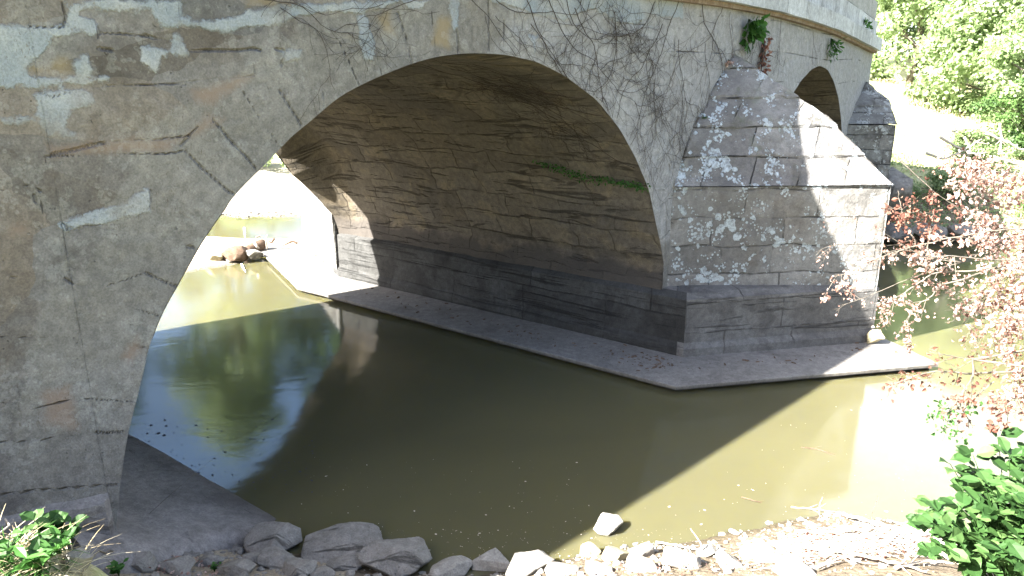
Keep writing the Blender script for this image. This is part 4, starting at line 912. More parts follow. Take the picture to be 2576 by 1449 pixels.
# ---- trees
def tree(loc, h, r, mat, seed, label, n=14000, size=.16, group=None, name='tree', trunk_f=.3, squash=1.0, low=.12, clumps=70, tr=.16, cat='tree'):
    rg = np.random.default_rng(seed); loc = np.array([loc[0], loc[1], gz(loc[0], loc[1]) - .05 if len(loc) < 3 else loc[2]])
    root = empty(name, loc, label, cat, group)
    mb = MB(); top = loc + np.array([rg.normal(0, .3), rg.normal(0, .3), h * .8]); q = np.linspace(0, 1, 9)
    ax = loc + (top - loc) * q[:, None] + np.stack([np.sin(q * 4 + seed) * .12 * r / 3, np.cos(q * 3 + seed) * .12 * r / 3, 0 * q], -1); mb.tube(ax, tr * (1 - q * .85), 8)
    cc = []
    z0, z1 = low * h, h
    for i in range(clumps):
        u = rg.random() ** .85; z = z0 + (z1 - z0) * u; prof = math.sin(math.pi * min(.97, (u * .86 + .12)) ** .9) ** .7
        a = rg.uniform(0, 6.283); rr = r * prof * (rg.random() ** .35) * rg.uniform(.75, 1.12); cc.append([loc[0] + math.cos(a) * rr, loc[1] + math.sin(a) * rr * squash, loc[2] + z])
    cc = np.array(cc)
    for k in range(0, clumps, max(1, clumps // 26)):
        c = cc[k]; s0 = ax[min(7, max(1, int((c[2] - loc[2]) / h * 7)))]; m = (s0 + c) / 2 + np.array([0, 0, .1 * r]); t = np.linspace(0, 1, 6)[:, None]
        mb.tube((1 - t) ** 2 * s0 + 2 * t * (1 - t) * m + t * t * c, np.linspace(tr * .35, .012, 6), 5, False)
    mb.build('trunk', m_bark, root)
    idx = rg.integers(0, clumps, n); cr = r * .27 * rg.uniform(.6, 1.35, clumps)[idx]
    v = unit(rg.normal(size=(n, 3))) * (rg.random((n, 1)) ** .45) * np.array([1, 1, .62]); P = cc[idx] + v * cr[:, None]
    tone = np.clip(rg.random(clumps)[idx] * .55 + rg.random(n) * .45, 0, 1)
    nrm = unit(v * 1.0 + rg.normal(size=(n, 3)) * .55 + [0, 0, .55]); d = unit(np.cross(nrm, rg.normal(size=(n, 3))))
    leaf_obj('crown', P, d, nrm, rg.uniform(.7, 1.3, n) * size, size * .42, mat, root, False, tone)
    return root
g1 = 'trees on the far right bank'
T = [((17.6, 27.0), 5.8, 3.3, 'tall pale green tree standing nearest the end of the bridge'),
     ((21.8, 29.5), 7.2, 4.0, 'tall light green tree at the top right edge of the picture'),
     ((18.2, 35.0), 7.8, 3.6, 'taller tree seen above and behind the pale green tree beside the bridge'),
     ((24.8, 37.0), 9.0, 4.6, 'big tree filling the gap behind the tree at the right edge'),
     ((14.9, 21.2), 4.3, 1.8, 'bushy light green young tree leaning over the grassy slope'),
     ((30.0, 30.0), 8.2, 4.2, 'tree outside the right edge overhanging the river')]
for i, (p, h_, r_, lab) in enumerate(T): tree(p, h_, r_, m_leafg, 300 + i, lab, n=24000 if i < 5 else 9000, size=.17 if i != 4 else .11, group=g1, low=.06 if i != 4 else .1, clumps=110, squash=1)
tree((22.5, 45.0), 10, 4.6, m_leafd, 310, 'dark green tree far back by the white wall', n=14000, size=.22, group=g1, low=.1)
tree((17.4, 19.2), 4.6, 2.3, m_leafg, 311, 'wide green shrubby tree at the right edge above the tangle of dead branches', n=20000, size=.11, group=g1, low=.12, clumps=90)
def bush(loc, h, r, mat, seed, label, n, size, group='bushes and low plants on the far right bank', name='bush'):
    return tree(loc, h, r, mat, seed, label, n, size, group, name, low=.05, clumps=40, tr=.035, cat='bush')
bush((13.9, 20.6), 2.0, 1.15, m_leafd, 320, 'dark green rounded bush at the foot of the grassy slope', 9000, .075)
bush((12.0, 19.3), 1.0, .9, m_leafg, 321, 'low yellow green leafy patch just right of the second pier', 7000, .06)
bush((10.3, 17.5), .75, .7, m_leafg, 322, 'small fresh green plant at the water edge right of the cutwater tip', 5000, .05)
bush((16.2, 18.2), 1.5, 1.2, m_leafd, 323, 'dark bush under the right hand trees above the river edge', 7000, .07)
bush((12.6, 16.9), .6, .9, m_leafd, 324, 'low dark green plants on the river edge below the dead branches', 4000, .05)
g2 = 'trees downstream beyond the bridge'
for i, (x, y, h_) in enumerate([(-24, 38, 16), (-17, 42, 17), (-11, 44, 15), (-30, 34, 15), (-20, 52, 20), (-6, 48, 16), (-36, 40, 18)]):
    tree((x, y), h_, 4.6, m_leafg if i % 2 else m_leafd, 330 + i, ['tall dark tree downstream mirrored in the water under the arch', 'tall light green tree downstream mirrored in the water under the arch', 'dark tree downstream nearest the line of the pier', 'light green tree on the far left bank downstream', 'tallest dark tree at the back of the downstream group', 'light green tree downstream hidden behind the pier', 'dark tree downstream at the far left'][i], n=9000, size=.34, group=g2, low=.12, clumps=60, tr=.25)
bush((-9.3, 26.5), 1.1, 1.6, m_leafg, 340, 'olive green bush on the bank seen through the top of the arch gap', 5000, .12, g2)

# ---- far bank: wall, tangle of dead branches, undergrowth
wl_ = empty('low_wall', (17.7, 36.0, gz(17.7, 36)), 'low white wall with a dark top at the end of the grassy slope', 'wall')
def boxm(mb, a, b, w_, z0, z1):
    a, b = np.array(a, float), np.array(b, float); d = (b - a) / np.linalg.norm(b - a); n_ = np.array([d[1], -d[0]]) * w_ / 2
    q = [a - n_, b - n_, b + n_, a + n_]; mb.add([(p[0], p[1], z) for z in (z0, z1) for p in q], [[0, 3, 2, 1], [4, 5, 6, 7], [0, 1, 5, 4], [1, 2, 6, 5], [2, 3, 7, 6], [3, 0, 4, 7]])
mb = MB(); boxm(mb, (16.6, 35.6), (18.8, 36.4), .3, 3.2, 4.45); mb.build('masonry', m_white, wl_, smooth=False)
mb = MB(); boxm(mb, (16.5, 35.57), (18.9, 36.43), .4, 4.452, 4.53); mb.build('coping', m_dark, wl_, smooth=False)
wg = empty('wing_wall', (8.5, 17.4, gz(8.5, 17.4)), 'mossy end wall beyond the last pier of the bridge', 'wall')
mb = MB(); 
for k in range(5): boxm(mb, (8.05 + .02 * k, 17.2), (8.75 - .03 * k, 17.35 + .6), .5 - .03 * k, gz(8.5, 17.4) - .3 + k * .52, gz(8.5, 17.4) - .3 + (k + 1) * .52 - .015)
mb.build('masonry', stone_mat('mossy_stone', (.16, .16, .10), (.20, .20, .12), (.10, .13, .04), joints=None, moss=.9), wg, smooth=False)
def branch(pts, r0, label, name='dead_branch', group='dead branches on the far right bank', mat=m_drift, kids=3, seed=0, kl=.35, cat='branch', r1=None):
    random.seed(seed); pts = np.array(pts, float); mb = MB(); q = np.linspace(0, len(pts) - 1, len(pts) * 5)
    P = np.stack([np.interp(q, range(len(pts)), pts[:, i]) for i in range(3)], -1); ker = np.array([1, 2, 3, 2, 1]) / 9.
    P[2:-2] = np.stack([np.convolve(P[:, i], ker, 'valid') for i in range(3)], -1); L = np.linalg.norm(pts[-1] - pts[0])
    P[1:-1] += np.random.default_rng(seed).normal(0, L * .006, (len(P) - 2, 3)); mb.tube(P, np.linspace(r0, r1 or r0 * .35, len(P)), 6)
    rg = np.random.default_rng(seed + 5)
    for k in range(kids):
        i = rg.integers(len(P) // 4, len(P) - 2); d = unit(unit(P[i + 1] - P[i - 1]) + rg.normal(size=3) * .7); m = np.linspace(0, 1, 6)[:, None]
        mb.tube(P[i] + d * m * L * kl * rg.uniform(.5, 1) + np.array([0, 0, rg.normal(0, .04)]) * m * m * L, np.linspace(r0 * .45, r0 * .12, 6), 4)
    return tag(mb.build(name, mat, None, loc=pts[0]), label, cat, group)
def px(l, Y): return [at_y(x, y, Y if np.isscalar(Y) else Y[i]) for i, (x, y) in enumerate(l)]
branch(px([(2365, 345), (2410, 372), (2460, 392), (2475, 405)], 18.2), .035, 'bleached dead branch slanting down over the dark hollow', seed=1)
branch(px([(2330, 385), (2375, 402), (2425, 378), (2470, 350)], 18), .035, 'bleached dead branch rising to the right in front of the dark hollow', seed=2)
branch(px([(2425, 345), (2442, 375), (2436, 400)], 18.3), .03, 'short upright dead branch in the middle of the tangle', seed=3)
branch(px([(2480, 335), (2540, 360), (2576, 380), (2620, 390)], 17.6), .035, 'long pale branch at the right of the tangle', seed=4)
branch(px([(2500, 395), (2560, 412), (2620, 425)], 17.0), .03, 'pale branch lying on the bank under the tangle', seed=5)
branch(px([(2395, 330), (2450, 318), (2510, 345)], 18.6), .025, 'thin crooked branch arched over the tangle', seed=6)
branch(px([(2515, 310), (2520, 350), (2512, 390)], 18.1), .03, 'grey dead stem standing at the right of the hollow', seed=7, kids=6)
def cover(name, label, region, n, size, mat, seed, cond, cat, oval=False, up=.6, w=.4):
    rg = np.random.default_rng(seed); x = rg.uniform(region[0], region[1], n); y = rg.uniform(region[2], region[3], n); d = sdf(x, y, WATER)
    cl = fbm(x, y, seed, 3, .9); ok = (d > .0) & cond(x, y, d) & (cl > rg.uniform(-.35, .12, n)); x, y, cl = x[ok], y[ok], cl[ok]; z = ground_z(x[:, None], y[:, None])[:, 0] + rg.random(len(x)) * (cl + .25) * size * 6
    c = np.stack([x, y, z], -1); m = len(x); o = leaf_obj(name, c, rg.normal(size=(m, 3)) * .8 + [0, 0, up], rg.normal(size=(m, 3)) + [0, 0, .5], rg.uniform(.6, 1.3, m) * size, size * w, mat, None, oval)
    o['category'] = cat; return tag(o, label, None, None, 'stuff')
cover('undergrowth', 'low green undergrowth along the far right river bank', (8.3, 24, 15.5, 23), 52000, .065, m_leafg, 21, lambda x, y, d: (d < 4.2) & ~((x - 12.6) ** 2 / 4.5 + (y - 19.6) ** 2 / .8 < 1), 'undergrowth')
cover('dead_leaves', 'brown dead leaves and litter on the far right river bank', (8.3, 22, 15.8, 20), 9000, .05, m_leafdry, 22, lambda x, y, d: d < 2.6, 'leaf litter')
cover('grass', 'short sunlit grass on the slope beside the bridge end', (8.6, 22, 18, 36), 26000, .10, m_straw, 23, lambda x, y, d: d > 2.4, 'grass', up=1.6, w=.12)
# squared stones at the water edge
for i, (x, y, w_, h_, lab) in enumerate([(2265, 585, 70, 45, 'grey squared block at the river edge right of the cutwater, leftmost of three'), (2350, 590, 90, 42, 'grey squared block at the river edge, middle one of three'), (2435, 592, 70, 36, 'grey squared block at the river edge, rightmost of three')]):
    p = on_z(x, 606, .1); rock(p + np.array([0, .25, 0]), (w_ * 16 / F, .6, .42), .1 * i, 400 + i, m_rockd, lab, 'block', 'grey blocks at the far river edge', planes=5, cut=(.55, .7), sink=.2, rough=.015)['category'] = 'block'
rock(np.array([8.55, 16.3, .75]), (.75, .9, 1.25), .2, 420, m_rockd, 'dark wedge of stone in the shade at the foot of the second pier', 'boulder', 'grey blocks at the far river edge', planes=6, sink=.3)['category'] = 'rock'
# ---- debris beyond the arch
lg = empty('driftwood_log', at_y(640, 640, 14.7), 'dark brown log with a bleached end stranded on the sandbar under the arch', 'log')
def P_(x, y, Y): return at_y(x, y, Y)
mb = MB(); q = np.linspace(0, 1, 8)[:, None]; mb.tube(P_(618, 634, 14.6) * (1 - q) + P_(664, 612, 15.0) * q, np.array([.10, .12, .115, .12, .11, .12, .115, .10]), 10); mb.build('trunk', m_log, lg)
mb = MB(); mb.tube([P_(650, 626, 14.5), P_(640, 610, 14.5), P_(645, 596, 14.6), P_(656, 594, 14.6)], [.03, .028, .02, .012], 6); mb.build('limb', m_drift, lg); mb = MB()
mb.tube([P_(672, 625, 14.8), P_(668, 600, 14.9), P_(672, 590, 14.9)], [.02, .015, .01], 5); mb.build('limb', m_drift, lg)
rock_px(600, 652, 72, 34, 430, m_log, 'dark brown angular chunk left of the stranded log', z=.08, group='debris on the sandbar', name='chunk', planes=9, cut=(.45, .85))['category'] = 'rock'
rock_px(640, 650, 44, 24, 431, m_rockd, 'small dark lump wedged under the stranded log', z=.08, group='debris on the sandbar', name='chunk')['category'] = 'rock'
rock_px(545, 655, 50, 20, 432, m_rocky, 'pale stone on the sandbar beside the arch ring', z=.08, group='debris on the sandbar', name='chunk')['category'] = 'rock'
branch(px([(615, 572), (617, 600)], 16.4), .03, 'short white stake standing in the shallow pool beyond the arch', 'stake', 'debris on the sandbar', m_white, 0, 8, cat='stake')
branch(px([(748, 612), (735, 606), (722, 613), (712, 618)], 14.2), .028, 'dark bent root on the bright ground right of the log', 'root', 'debris on the sandbar', m_log, 1, 9, cat='root')
branch(px([(690, 600), (682, 612), (676, 606)], 14.9), .03, 'dark forked stick right of the stranded log', 'stick', 'debris on the sandbar', m_log, 3, 10, cat='stick')
branch([on_z(605, 652, .03), on_z(575, 660, .05), on_z(560, 640, .15)], .02, 'thin pale stick at the left end of the debris', 'stick', 'debris on the sandbar', m_drift, 3, 12, cat='stick')
branch([on_z(608, 665, .02), on_z(618, 685, .0)], .02, 'white stick lying in the water below the log', 'stick', 'debris on the sandbar', m_white, 0, 13, cat='stick')

# ---- driftwood and dry sticks on the near shore
gs = 'dry sticks on the near bank'
def gpt(x, y, up=.02): p = on_ground(x, y); p[2] += up; return p
sticks = [([(2120, 1300), (2200, 1325), (2290, 1362), (2385, 1420)], .014, 'long weathered branch running down to the right across the driftwood'),
          ([(2000, 1345), (2100, 1352), (2210, 1345)], .012, 'pale branch lying level along the top of the driftwood'),
          ([(1960, 1385), (2080, 1395), (2230, 1430), (2330, 1449)], .016, 'thick pale branch low in the driftwood pile'),
          ([(1915, 1375), (1985, 1388), (2060, 1378)], .008, 'thin white stick at the left end of the driftwood'),
          ([(2050, 1440), (2130, 1415), (2260, 1400)], .010, 'white stick slanting up through the driftwood'),
          ([(1650, 1372), (1700, 1385), (1775, 1400)], .009, 'pale stick lying across the stones at the lit shore'),
          ([(2180, 1390), (2240, 1375), (2330, 1370)], .010, 'curved grey stick at the right of the driftwood'),
          ([(2085, 1375), (2110, 1400), (2150, 1432)], .012, 'dark short branch crossing the driftwood'),
          ([(2250, 1440), (2330, 1425), (2420, 1440)], .012, 'pale stick in front of the green shrub')]
for i, (l, r_, lab) in enumerate(sticks): branch([gpt(x, y, .03 + .012 * (k % 3)) for k, (x, y) in enumerate(l)], r_, lab, 'driftwood', gs, m_drift, 4, 40 + i, .3, 'driftwood')
b0 = gpt(1768, 1400); branch([b0, b0 + [-.02, 0, .09], b0 + [-.10, .02, .20]], .009, 'forked white dry stick standing beside a small white stone', 'stick', gs, m_drift, 0, 60, cat='stick')
b0 = gpt(2188, 1350); branch([b0, b0 + [.0, .02, .14], b0 + [.02, .0, .30]], .005, 'thin upright dry stalk with a curl above the driftwood', 'dry_stalk', gs, m_leafdry if False else m_bark, 3, 61, .2, 'stalk')
b0 = gpt(2060, 1300); branch([b0, b0 + [.0, .02, .08], b0 + [.01, .0, .16]], .005, 'short white stalk standing at the water edge', 'dry_stalk', gs, m_drift, 1, 62, .2, 'stalk')
branch([on_z(1865, 1250, .005), on_z(1905, 1262, .01), on_z(1920, 1266, -.005)], .006, 'thin brown stick floating in the sunlit water', 'stick', 'sticks floating on the river', m_log, 1, 63, cat='stick')
branch([on_z(2015, 1125, .003), on_z(2060, 1130, .006), on_z(2105, 1150, -.004)], .006, 'dark branched stick floating in the sunlit water near the sky reflection', 'stick', 'sticks floating on the river', m_log, 5, 64, .5, cat='stick')
branch([on_z(2120, 942, .004), on_z(2165, 938, .02), on_z(2200, 936, .003)], .008, 'bleached twig floating against the footing', 'stick', 'sticks floating on the river', m_drift, 3, 65, .3, cat='stick')
branch([on_z(1990, 1275, .004), on_z(2060, 1282, .01), on_z(2110, 1288, .004)], .006, 'pale forked twig half in the water at the lit shore', 'stick', 'sticks floating on the river', m_drift, 4, 66, .4, cat='stick')
mb = MB(); rg = np.random.default_rng(71)
for i in range(1500):
    x, y = rg.uniform(1930, 2576), rg.uniform(1320, 1449)
    if y < 1320 + (2250 - x) * .18 or rg.random() < .1: continue
    r_ = ray(x, y); t_ = (.22 - H) / r_[2]; X, Y = r_[0] * t_ + rg.normal(0, .1), r_[1] * t_ + rg.normal(0, .1); z = gz(X, Y) + rg.uniform(.0, .05)
    if sdf(np.array([X]), np.array([Y]), WATER)[0] < .02: continue
    a = rg.uniform(-.9, .9) * .9; L = rg.uniform(.04, .26); d = np.array([math.cos(a), math.sin(a) * .7, rg.normal(0, .16)]); c0 = np.array([X, Y, z])
    mb.tube([c0 - d * L / 2, c0 + rg.normal(0, .008, 3), c0 + d * L / 2], rg.uniform(.0015, .005), 3, False)
o = mb.build('twig_litter', m_drift, None); tag(o, 'pale broken twigs and drift littering the near right shore', None, None, 'stuff'); o['category'] = 'twigs'
def litter(name, label, box, n, size, mat, seed, cat, up=0.0):
    rg = np.random.default_rng(seed); pts = []
    while len(pts) < n:
        x, y = rg.uniform(box[0], box[1]), rg.uniform(box[2], box[3]); r_ = ray(x, y); t_ = (.3 - H) / r_[2]; X, Y = r_[0] * t_, r_[1] * t_
        if sdf(np.array([X]), np.array([Y]), WATER)[0] > .03: pts.append([X, Y, gz(X, Y) + rg.uniform(.0, .04)])
        elif rg.random() < .02: n -= 1
    c = np.array(pts); m = len(c); o = leaf_obj(name, c, rg.normal(size=(m, 3)) * [1, 1, .4], rg.normal(size=(m, 3)) * .6 + [0, 0, 1], rg.uniform(.5, 1.3, m) * size, size * .35, mat, None, True, fold=.6)
    o['category'] = cat; return tag(o, label, None, None, 'stuff')
litter('dead_leaves', 'curled brown and red leaves caught in the driftwood', (1980, 2576, 1310, 1449), 500, .03, m_leafred, 81, 'leaf litter')
litter('dead_leaves', 'dry tan leaves scattered over the sunlit shore', (1400, 2400, 1390, 1449), 260, .022, m_leafdry, 82, 'leaf litter')
litter('dead_leaves', 'dry leaves in the rubble at the left', (0, 560, 1370, 1449), 260, .03, m_leafdry, 83, 'leaf litter')

# ---- floating specks
def specks(label, box, n, smin, smax, mat, seed, cond=lambda x, y: True):
    rg = np.random.default_rng(seed); mb = MB()
    for i in range(n):
        x, y = rg.uniform(box[0], box[1]), rg.uniform(box[2], box[3])
        if not cond(x, y): continue
        p = on_z(x, y, .004); s = smin * (smax / smin) ** (rg.random() ** 3); a = rg.uniform(0, 6.28); k = 6; th = np.arange(k) / k * 6.283; e = rg.uniform(.3, 1)
        q = np.stack([np.cos(th) * s, np.sin(th) * s * e], -1) * rg.uniform(.7, 1.2, (k, 1)); q = np.stack([q[:, 0] * math.cos(a) - q[:, 1] * math.sin(a), q[:, 0] * math.sin(a) + q[:, 1] * math.cos(a)], -1)
        mb.add(np.concatenate([p[:2] + q, np.full((k, 1), .004)], 1), [list(range(k))])
    o = mb.build('floating_specks', mat, None, smooth=False); o['category'] = 'floating debris'; return tag(o, label, None, None, 'stuff')
specks('dark specks floating on the blue sky reflection under the arch', (330, 790, 1040, 1240), 420, .003, .022, m_dark, 91, lambda x, y: y > 1040 + abs(x - 560) * .1 and x > 330 + (1110 - y) * .1)
specks('pale bits floating on the dark shaded water', (750, 1500, 1150, 1400), 110, .003, .013, m_drift, 92)

specks('dry leaf fragments drifting on the sunlit water at the right', (1560, 2320, 1010, 1330), 90, .004, .016, m_drift, 93, lambda x, y: (2130 - x) * .62 + 960 < y)
specks('fine pale scum gathered along the near shore', (900, 1900, 1330, 1410), 260, .002, .010, m_drift, 94)
def chips(label, pts, n, mat, seed, zz):
    rg = np.random.default_rng(seed); mb = MB()
    for i in range(n):
        a, b = pts[rg.integers(0, len(pts))]; u = rg.random(); x, y = a[0] + (b[0] - a[0]) * u + rg.normal(0, 22), a[1] + (b[1] - a[1]) * u + rg.normal(0, 9); p = on_z(x, y, zz)
        q = poly_off(FOOT, -.03)
        if not inside(np.array([p[0]]), np.array([p[1]]), q)[0]: continue
        s_ = .004 + .022 * rg.random() ** 3; th = np.arange(6) / 6 * 6.283; a_ = rg.uniform(0, 3); r_ = np.stack([np.cos(th) * s_ * 1.8, np.sin(th) * s_ * rg.uniform(.3, .9)], -1) * rg.uniform(.6, 1.3, (6, 1)); r_ = np.stack([r_[:, 0] * math.cos(a_) - r_[:, 1] * math.sin(a_), r_[:, 0] * math.sin(a_) + r_[:, 1] * math.cos(a_)], -1)
        lo = np.concatenate([p[:2] + r_, np.full((6, 1), zz - .001)], 1); hi = lo * 1; hi[:, :2] = p[:2] + r_ * .6; hi[:, 2] += s_ * .6
        mb.add(np.vstack([lo, hi]), [[k, (k + 1) % 6, 6 + (k + 1) % 6, 6 + k] for k in range(6)] + [[6, 7, 8, 9, 10, 11]])
    o = mb.build('debris', mat, None, smooth=False); o['category'] = 'debris'; return tag(o, label, None, None, 'stuff')
FOOT = orient([F0, FT, FB, fb2, ftip + np.array([3.2, .9]), ftip, FD])
chips('dark dead leaf bits and silt crumbs lying on the pier footing', [((1150, 800), (1650, 925)), ((1500, 870), (1690, 925)), ((1600, 900), (1720, 930)), ((1750, 930), (2200, 880)), ((900, 725), (1400, 850))], 330, m_log, 95, .10)

# ---- left corner: straw, weeds
def blades(label, box, n, L, mat, seed, cat, name, lean=.6, zf=None, w=.004):
    rg = np.random.default_rng(seed); V_ = []; Fc_ = []; k = 0; R_ = []
    for i in range(n):
        x, y = rg.uniform(box[0], box[1]), rg.uniform(box[2], box[3]); c = on_ground(x, y)
        a = rg.uniform(0, 6.28); d = np.array([math.cos(a) * lean, math.sin(a) * lean, 1]); l = L * rg.uniform(.4, 1.2); s = np.array([-math.sin(a), math.cos(a), 0]) * w * rg.uniform(.6, 1.5); b = rg.uniform(.3, 1.5)
        for j in range(5):
            u = j / 4; p = c + d * l * u - np.array([0, 0, 1]) * b * l * u * u * .6 + np.array([math.cos(a), math.sin(a), 0]) * b * l * u * u * .4; ww = s * (1 - u * .85); V_ += [p - ww, p + ww]
            if j: Fc_.append([k + 2 * j - 2, k + 2 * j - 1, k + 2 * j + 1, k + 2 * j])
        k += 10; R_ += [rg.random()] * 10
    o = mesh_obj(name, np.array(V_), np.array(Fc_), mat, None, None, {'rnd': R_}); o['category'] = cat; return tag(o, label, None, None, 'stuff')
blades('dry bleached straw in the lower left corner', (-80, 210, 1350, 1480), 300, .12, m_straw, 101, 'dry grass', 'dry_grass', 1.5, w=.0028)
blades('fresh green grass blades in the lower left corner', (-60, 170, 1390, 1500), 150, .14, m_fern, 102, 'grass', 'grass', .6)
def weed(x, y, h, n, size, mat, label, seed, name='weed', w=.36, spread=.5, group='green weeds in the lower left corner', stems=5, up=.2):
    rg = np.random.default_rng(seed); b = on_ground(x, y); root = empty(name, b, label, 'plant', group); mb = MB(); C_, Dd = [], []
    for s in range(stems):
        a = rg.uniform(0, 6.28); tip = b + np.array([math.cos(a) * spread * h, math.sin(a) * spread * h, h * rg.uniform(.7, 1.1)]); q = np.linspace(0, 1, 8)[:, None]
        m = b + (tip - b) * [.25, .25, .65]; P = (1 - q) ** 2 * b + 2 * q * (1 - q) * m + q * q * tip; mb.tube(P, np.linspace(.0035, .0015, 8), 5)
        for k in range(n // stems):
            u = rg.uniform(.3, 1); p = b * (1 - u) ** 2 + 2 * u * (1 - u) * m + u * u * tip; a2 = rg.uniform(0, 6.28); C_.append(p); Dd.append([math.cos(a2), math.sin(a2), rg.uniform(-.1, .5) + up])
    mb.build('stem', m_fern, root); C_ = np.array(C_); Dd = np.array(Dd); m = len(C_)
    leaf_obj('foliage', C_, Dd, rg.normal(size=(m, 3)) * .3 + [0, -.35, 1], rg.uniform(.6, 1.15, m) * size, size * w, mat, root, True, fold=.18); return root
weed(150, 1400, .17, 50, .075, m_leafs, 'round leaved green weed in front of the foundation of the left wall', 111, w=.45)
weed(195, 1400, .13, 34, .065, m_leafs, 'second round leaved weed in the shade at the foot of the wall', 112, w=.45)
weed(100, 1452, .17, 50, .10, m_fern, 'weed with narrow star like leaves at the bottom left corner', 113, w=.18, spread=.8)
weed(300, 1452, .11, 34, .05, m_fern, 'tiny bright green seedling near the bottom edge', 114, w=.3)
weed(20, 1440, .14, 30, .06, m_fern, 'green weed at the left edge among the straw', 115, w=.25)
weed(760, 1448, .06, 14, .035, m_leafs, 'dark green leaf cluster between the shaded stones', 116, w=.35)
weed(540, 1440, .07, 16, .035, m_fern, 'small green sprout in the rubble below the apron', 117, w=.3)
branch([gpt(215, 1432), gpt(300, 1395, .1), gpt(340, 1380, .14)], .006, 'dry brown stick leaning in the rubble below the left wall', 'stick', gs, m_bark, 2, 67, cat='stick')
branch([gpt(0, 1415, .1), gpt(45, 1350, .24), gpt(92, 1290, .36)], .004, 'pale straw stalk sticking up at the left edge', 'dry_stalk', gs, m_drift, 1, 68, .2, 'stalk')

# ---- leafy shrub at the lower right
def shrub():
    rg = np.random.default_rng(121); cx, cy = 2.70, 3.42; b = np.array([cx, cy, gz(cx, cy)]); root = empty('leafy_shrub', b, 'bright green broad leaved shrub at the lower right corner', 'shrub')
    mb = MB(); C_, Dd, Nn = [], [], []
    for s in range(95):
        a = rg.uniform(0, 6.28); rr = .50 * rg.random() ** .6; top = np.array([cx + math.cos(a) * rr, cy + math.sin(a) * rr * .9, b[2] + .12 + 1.0 * math.sqrt(max(.02, 1 - (rr / .60) ** 2)) * rg.uniform(.45, 1.0) * (.86 + .14 * math.cos(a))])
        q = np.linspace(0, 1, 10)[:, None]; m = b + (top - b) * [.35, .35, .6]; P = (1 - q) ** 2 * b + 2 * q * (1 - q) * m + q * q * top; mb.tube(P, np.linspace(.005, .0018, 10), 5)
        for k in range(15):
            u = 1 - rg.random() ** 1.4 * .62; p = b * (1 - u) ** 2 + 2 * u * (1 - u) * m + u * u * top; a2 = rg.uniform(0, 6.28); o_ = np.array([math.cos(a2), math.sin(a2), rg.uniform(-.2, .7)]); C_.append(p + o_ * .015); Dd.append(o_); Nn.append([rg.normal(0, .35) - .1, rg.normal(0, .35) - .3, 1])
    mb.build('stem', m_fern, root); m = len(C_); L = rg.uniform(.06, .125, m)
    leaf_obj('foliage', np.array(C_), np.array(Dd), np.array(Nn), L, L * .34, m_leafs, root, True, fold=.2)
shrub()

# ---- dry leaved branches hanging into the picture from the right
LEAFK = .52
def bramble(label, paths, nleaf, size, mat, seed, spread=.03, twigs=8, r0=.006, tw=.14, name='dry_bramble', group='branches with dead leaves hanging in from the right', mat2=None):
    rg = np.random.default_rng(seed); nleaf = int(nleaf * LEAFK); p0 = at_y(*paths[0][0][0], paths[0][1]); root = empty(name, p0, label, 'branch', group); mb = MB(); C_, Dd = [], []
    if len(paths) > 1:
        st_ = np.array([at_y(*pp[0], Y_) for pp, Y_ in paths]); q_ = np.linspace(0, len(st_) - 1, 4 * len(st_)); mb.tube(np.stack([np.interp(q_, range(len(st_)), st_[:, i]) for i in range(3)], -1), r0, 5)
    for path, Y in paths:
        pts = np.array(px(path, Y)); q = np.linspace(0, len(pts) - 1, len(pts) * 6); P = np.stack([np.interp(q, range(len(pts)), pts[:, i]) for i in range(3)], -1)
        P[:, 1] += np.cumsum(rg.normal(0, .006, len(P))); P[:, 2] += np.sin(q * 2) * .006; mb.tube(P, np.linspace(r0, r0 * .3, len(P)), 5)
        S = [P]
        for k in range(twigs):
            i = rg.integers(3, len(P) - 1); d = unit(unit(P[i] - P[i - 1]) * .8 + rg.normal(size=3) * [.5, .6, .5] + [0, 0, -.25]); L = tw * rg.uniform(.4, 1.2); m = np.linspace(0, 1, 7)[:, None]
            tq = P[i] + d * m * L + np.array([0, 0, -.25]) * m * m * L; mb.tube(tq, np.linspace(r0 * .4, .0009, 7), 4, False); S.append(tq); S.append(tq[3:])
            for k2 in range(2):
                d2 = unit(d + rg.normal(size=3) * .6); m2 = np.linspace(0, 1, 5)[:, None]; t2_ = tq[4] + d2 * m2 * L * .5; mb.tube(t2_, .001, 3, False); S.append(t2_)
        allp = np.vstack([s[len(s) // 3:] for s in S]); nl = int(nleaf * 1.15); w_ = rg.integers(0, len(allp), nl); C_.append(allp[w_] + rg.normal(0, spread, (nl, 3)) * [1, 1.4, 1])
    mb.build('stem', m_bark, root); C_ = np.vstack(C_); m = len(C_); L = rg.uniform(.5, 1.5, m) * size * 1.2; nleaf = nleaf
    leaf_obj('foliage', C_, rdir(m) + [-.2, 0, -.4], rdir(m), L, L * .36, mat, root, True, fold=.7)
    return root
D_ = m_leafdry
bramble('long branch with pinkish dead leaves reaching left across the lit side of the pier', [([(2640, 570), (2500, 585), (2400, 597), (2300, 622), (2210, 655), (2140, 690), (2105, 700)], 4.4), ([(2640, 655), (2490, 655), (2380, 640), (2300, 645)], 4.3)], 330, .019, D_, 131, .012, 14)
bramble('mass of pink and tan dead leaves filling the right edge above the water', [([(2740, 520), (2640, 590), (2560, 640), (2510, 700), (2460, 750)], 4.5), ([(2740, 600), (2650, 660), (2590, 720), (2530, 790)], 4.3), ([(2680, 560), (2600, 580), (2530, 570), (2460, 560)], 4.7), ([(2740, 700), (2680, 720), (2620, 760), (2580, 800)], 4.2)], 950, .022, D_, 132, .035, 34, tw=.26)
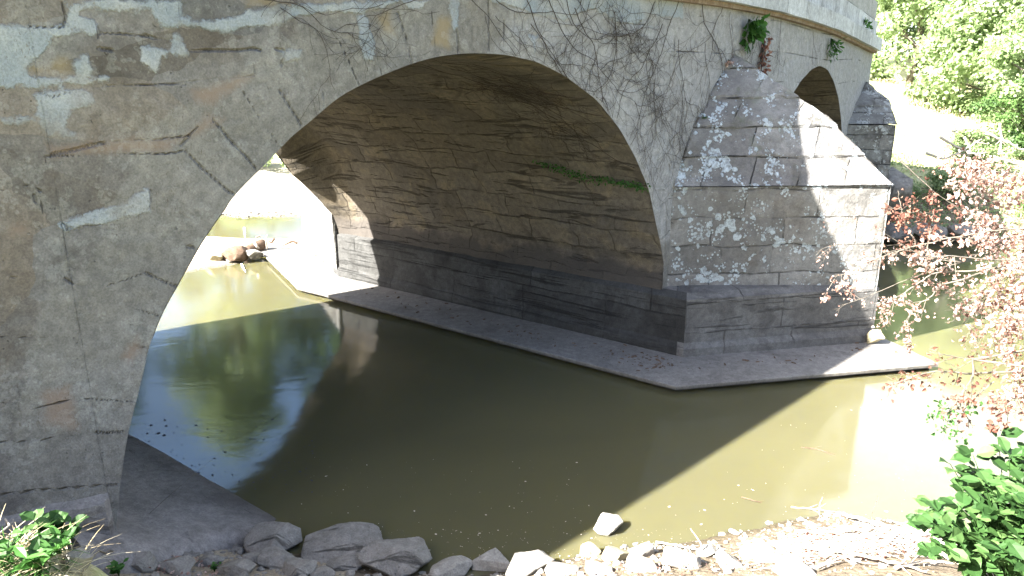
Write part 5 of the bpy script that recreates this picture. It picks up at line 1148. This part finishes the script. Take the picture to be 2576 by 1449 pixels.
bramble('drooping branch with tan dead leaves below the long branch', [([(2640, 640), (2480, 680), (2380, 715), (2320, 760), (2285, 810), (2290, 855)], 4.35), ([(2480, 680), (2350, 690), (2260, 745), (2220, 770)], 4.4)], 300, .018, D_, 133, .012, 14)
bramble('thin branch with a few red withered leaves beside the second pier', [([(2255, 395), (2300, 440), (2345, 480), (2420, 530), (2520, 560)], 5.2)], 90, .03, m_leafred, 134, .02, 5, .005)
bramble('upright cluster of orange brown dead leaves in front of the river edge', [([(2330, 640), (2290, 590), (2270, 530), (2262, 480)], 5.0), ([(2330, 640), (2340, 560), (2300, 520)], 5.0)], 200, .024, m_leafred, 135, .02, 8)
bramble('dark twigs with brown leaves hanging low over the bright water', [([(2640, 870), (2540, 895), (2450, 905), (2340, 885)], 3.9), ([(2450, 905), (2440, 960), (2420, 1010), (2445, 1060), (2455, 1085)], 3.9), ([(2640, 930), (2560, 960), (2530, 1010), (2500, 1045)], 3.7), ([(2440, 940), (2350, 935), (2250, 972)], 4.0)], 130, .021, m_leafred, 136, .014, 8)
bramble('clump of dead leaves at the right edge just above the green shrub', [([(2660, 850), (2600, 900), (2560, 940), (2530, 990)], 3.8), ([(2660, 900), (2600, 960), (2570, 1010)], 3.7)], 260, .024, D_, 137, .03, 12)
bramble('band of pinkish dead leaves lying over the far bank at the right', [([(2700, 430), (2560, 440), (2460, 425), (2400, 410)], 7.6), ([(2700, 470), (2600, 470), (2480, 450)], 7.8)], 600, .04, D_, 138, .07, 14, .008, .3)
bramble('few small green and pink leaved sprays in front of the sunlit cutwater', [([(2420, 660), (2320, 650), (2200, 570), (2150, 560)], 4.7), ([(2420, 660), (2250, 640), (2130, 610), (2080, 618)], 4.7), ([(2420, 660), (2280, 705), (2170, 750), (2115, 768)], 4.7), ([(2420, 660), (2260, 625), (2180, 640), (2110, 655)], 4.7)], 70, .015, D_, 139, .02, 6, .003)
bramble('green leaved hanging twig over the bright water left of the shrub', [([(2500, 960), (2450, 1000), (2410, 1030), (2400, 1075)], 3.9), ([(2430, 1020), (2380, 1050), (2360, 1040)], 3.9)], 80, .02, m_fern, 140, .02, 6, .003)
# single tree outside the frame carrying those branches
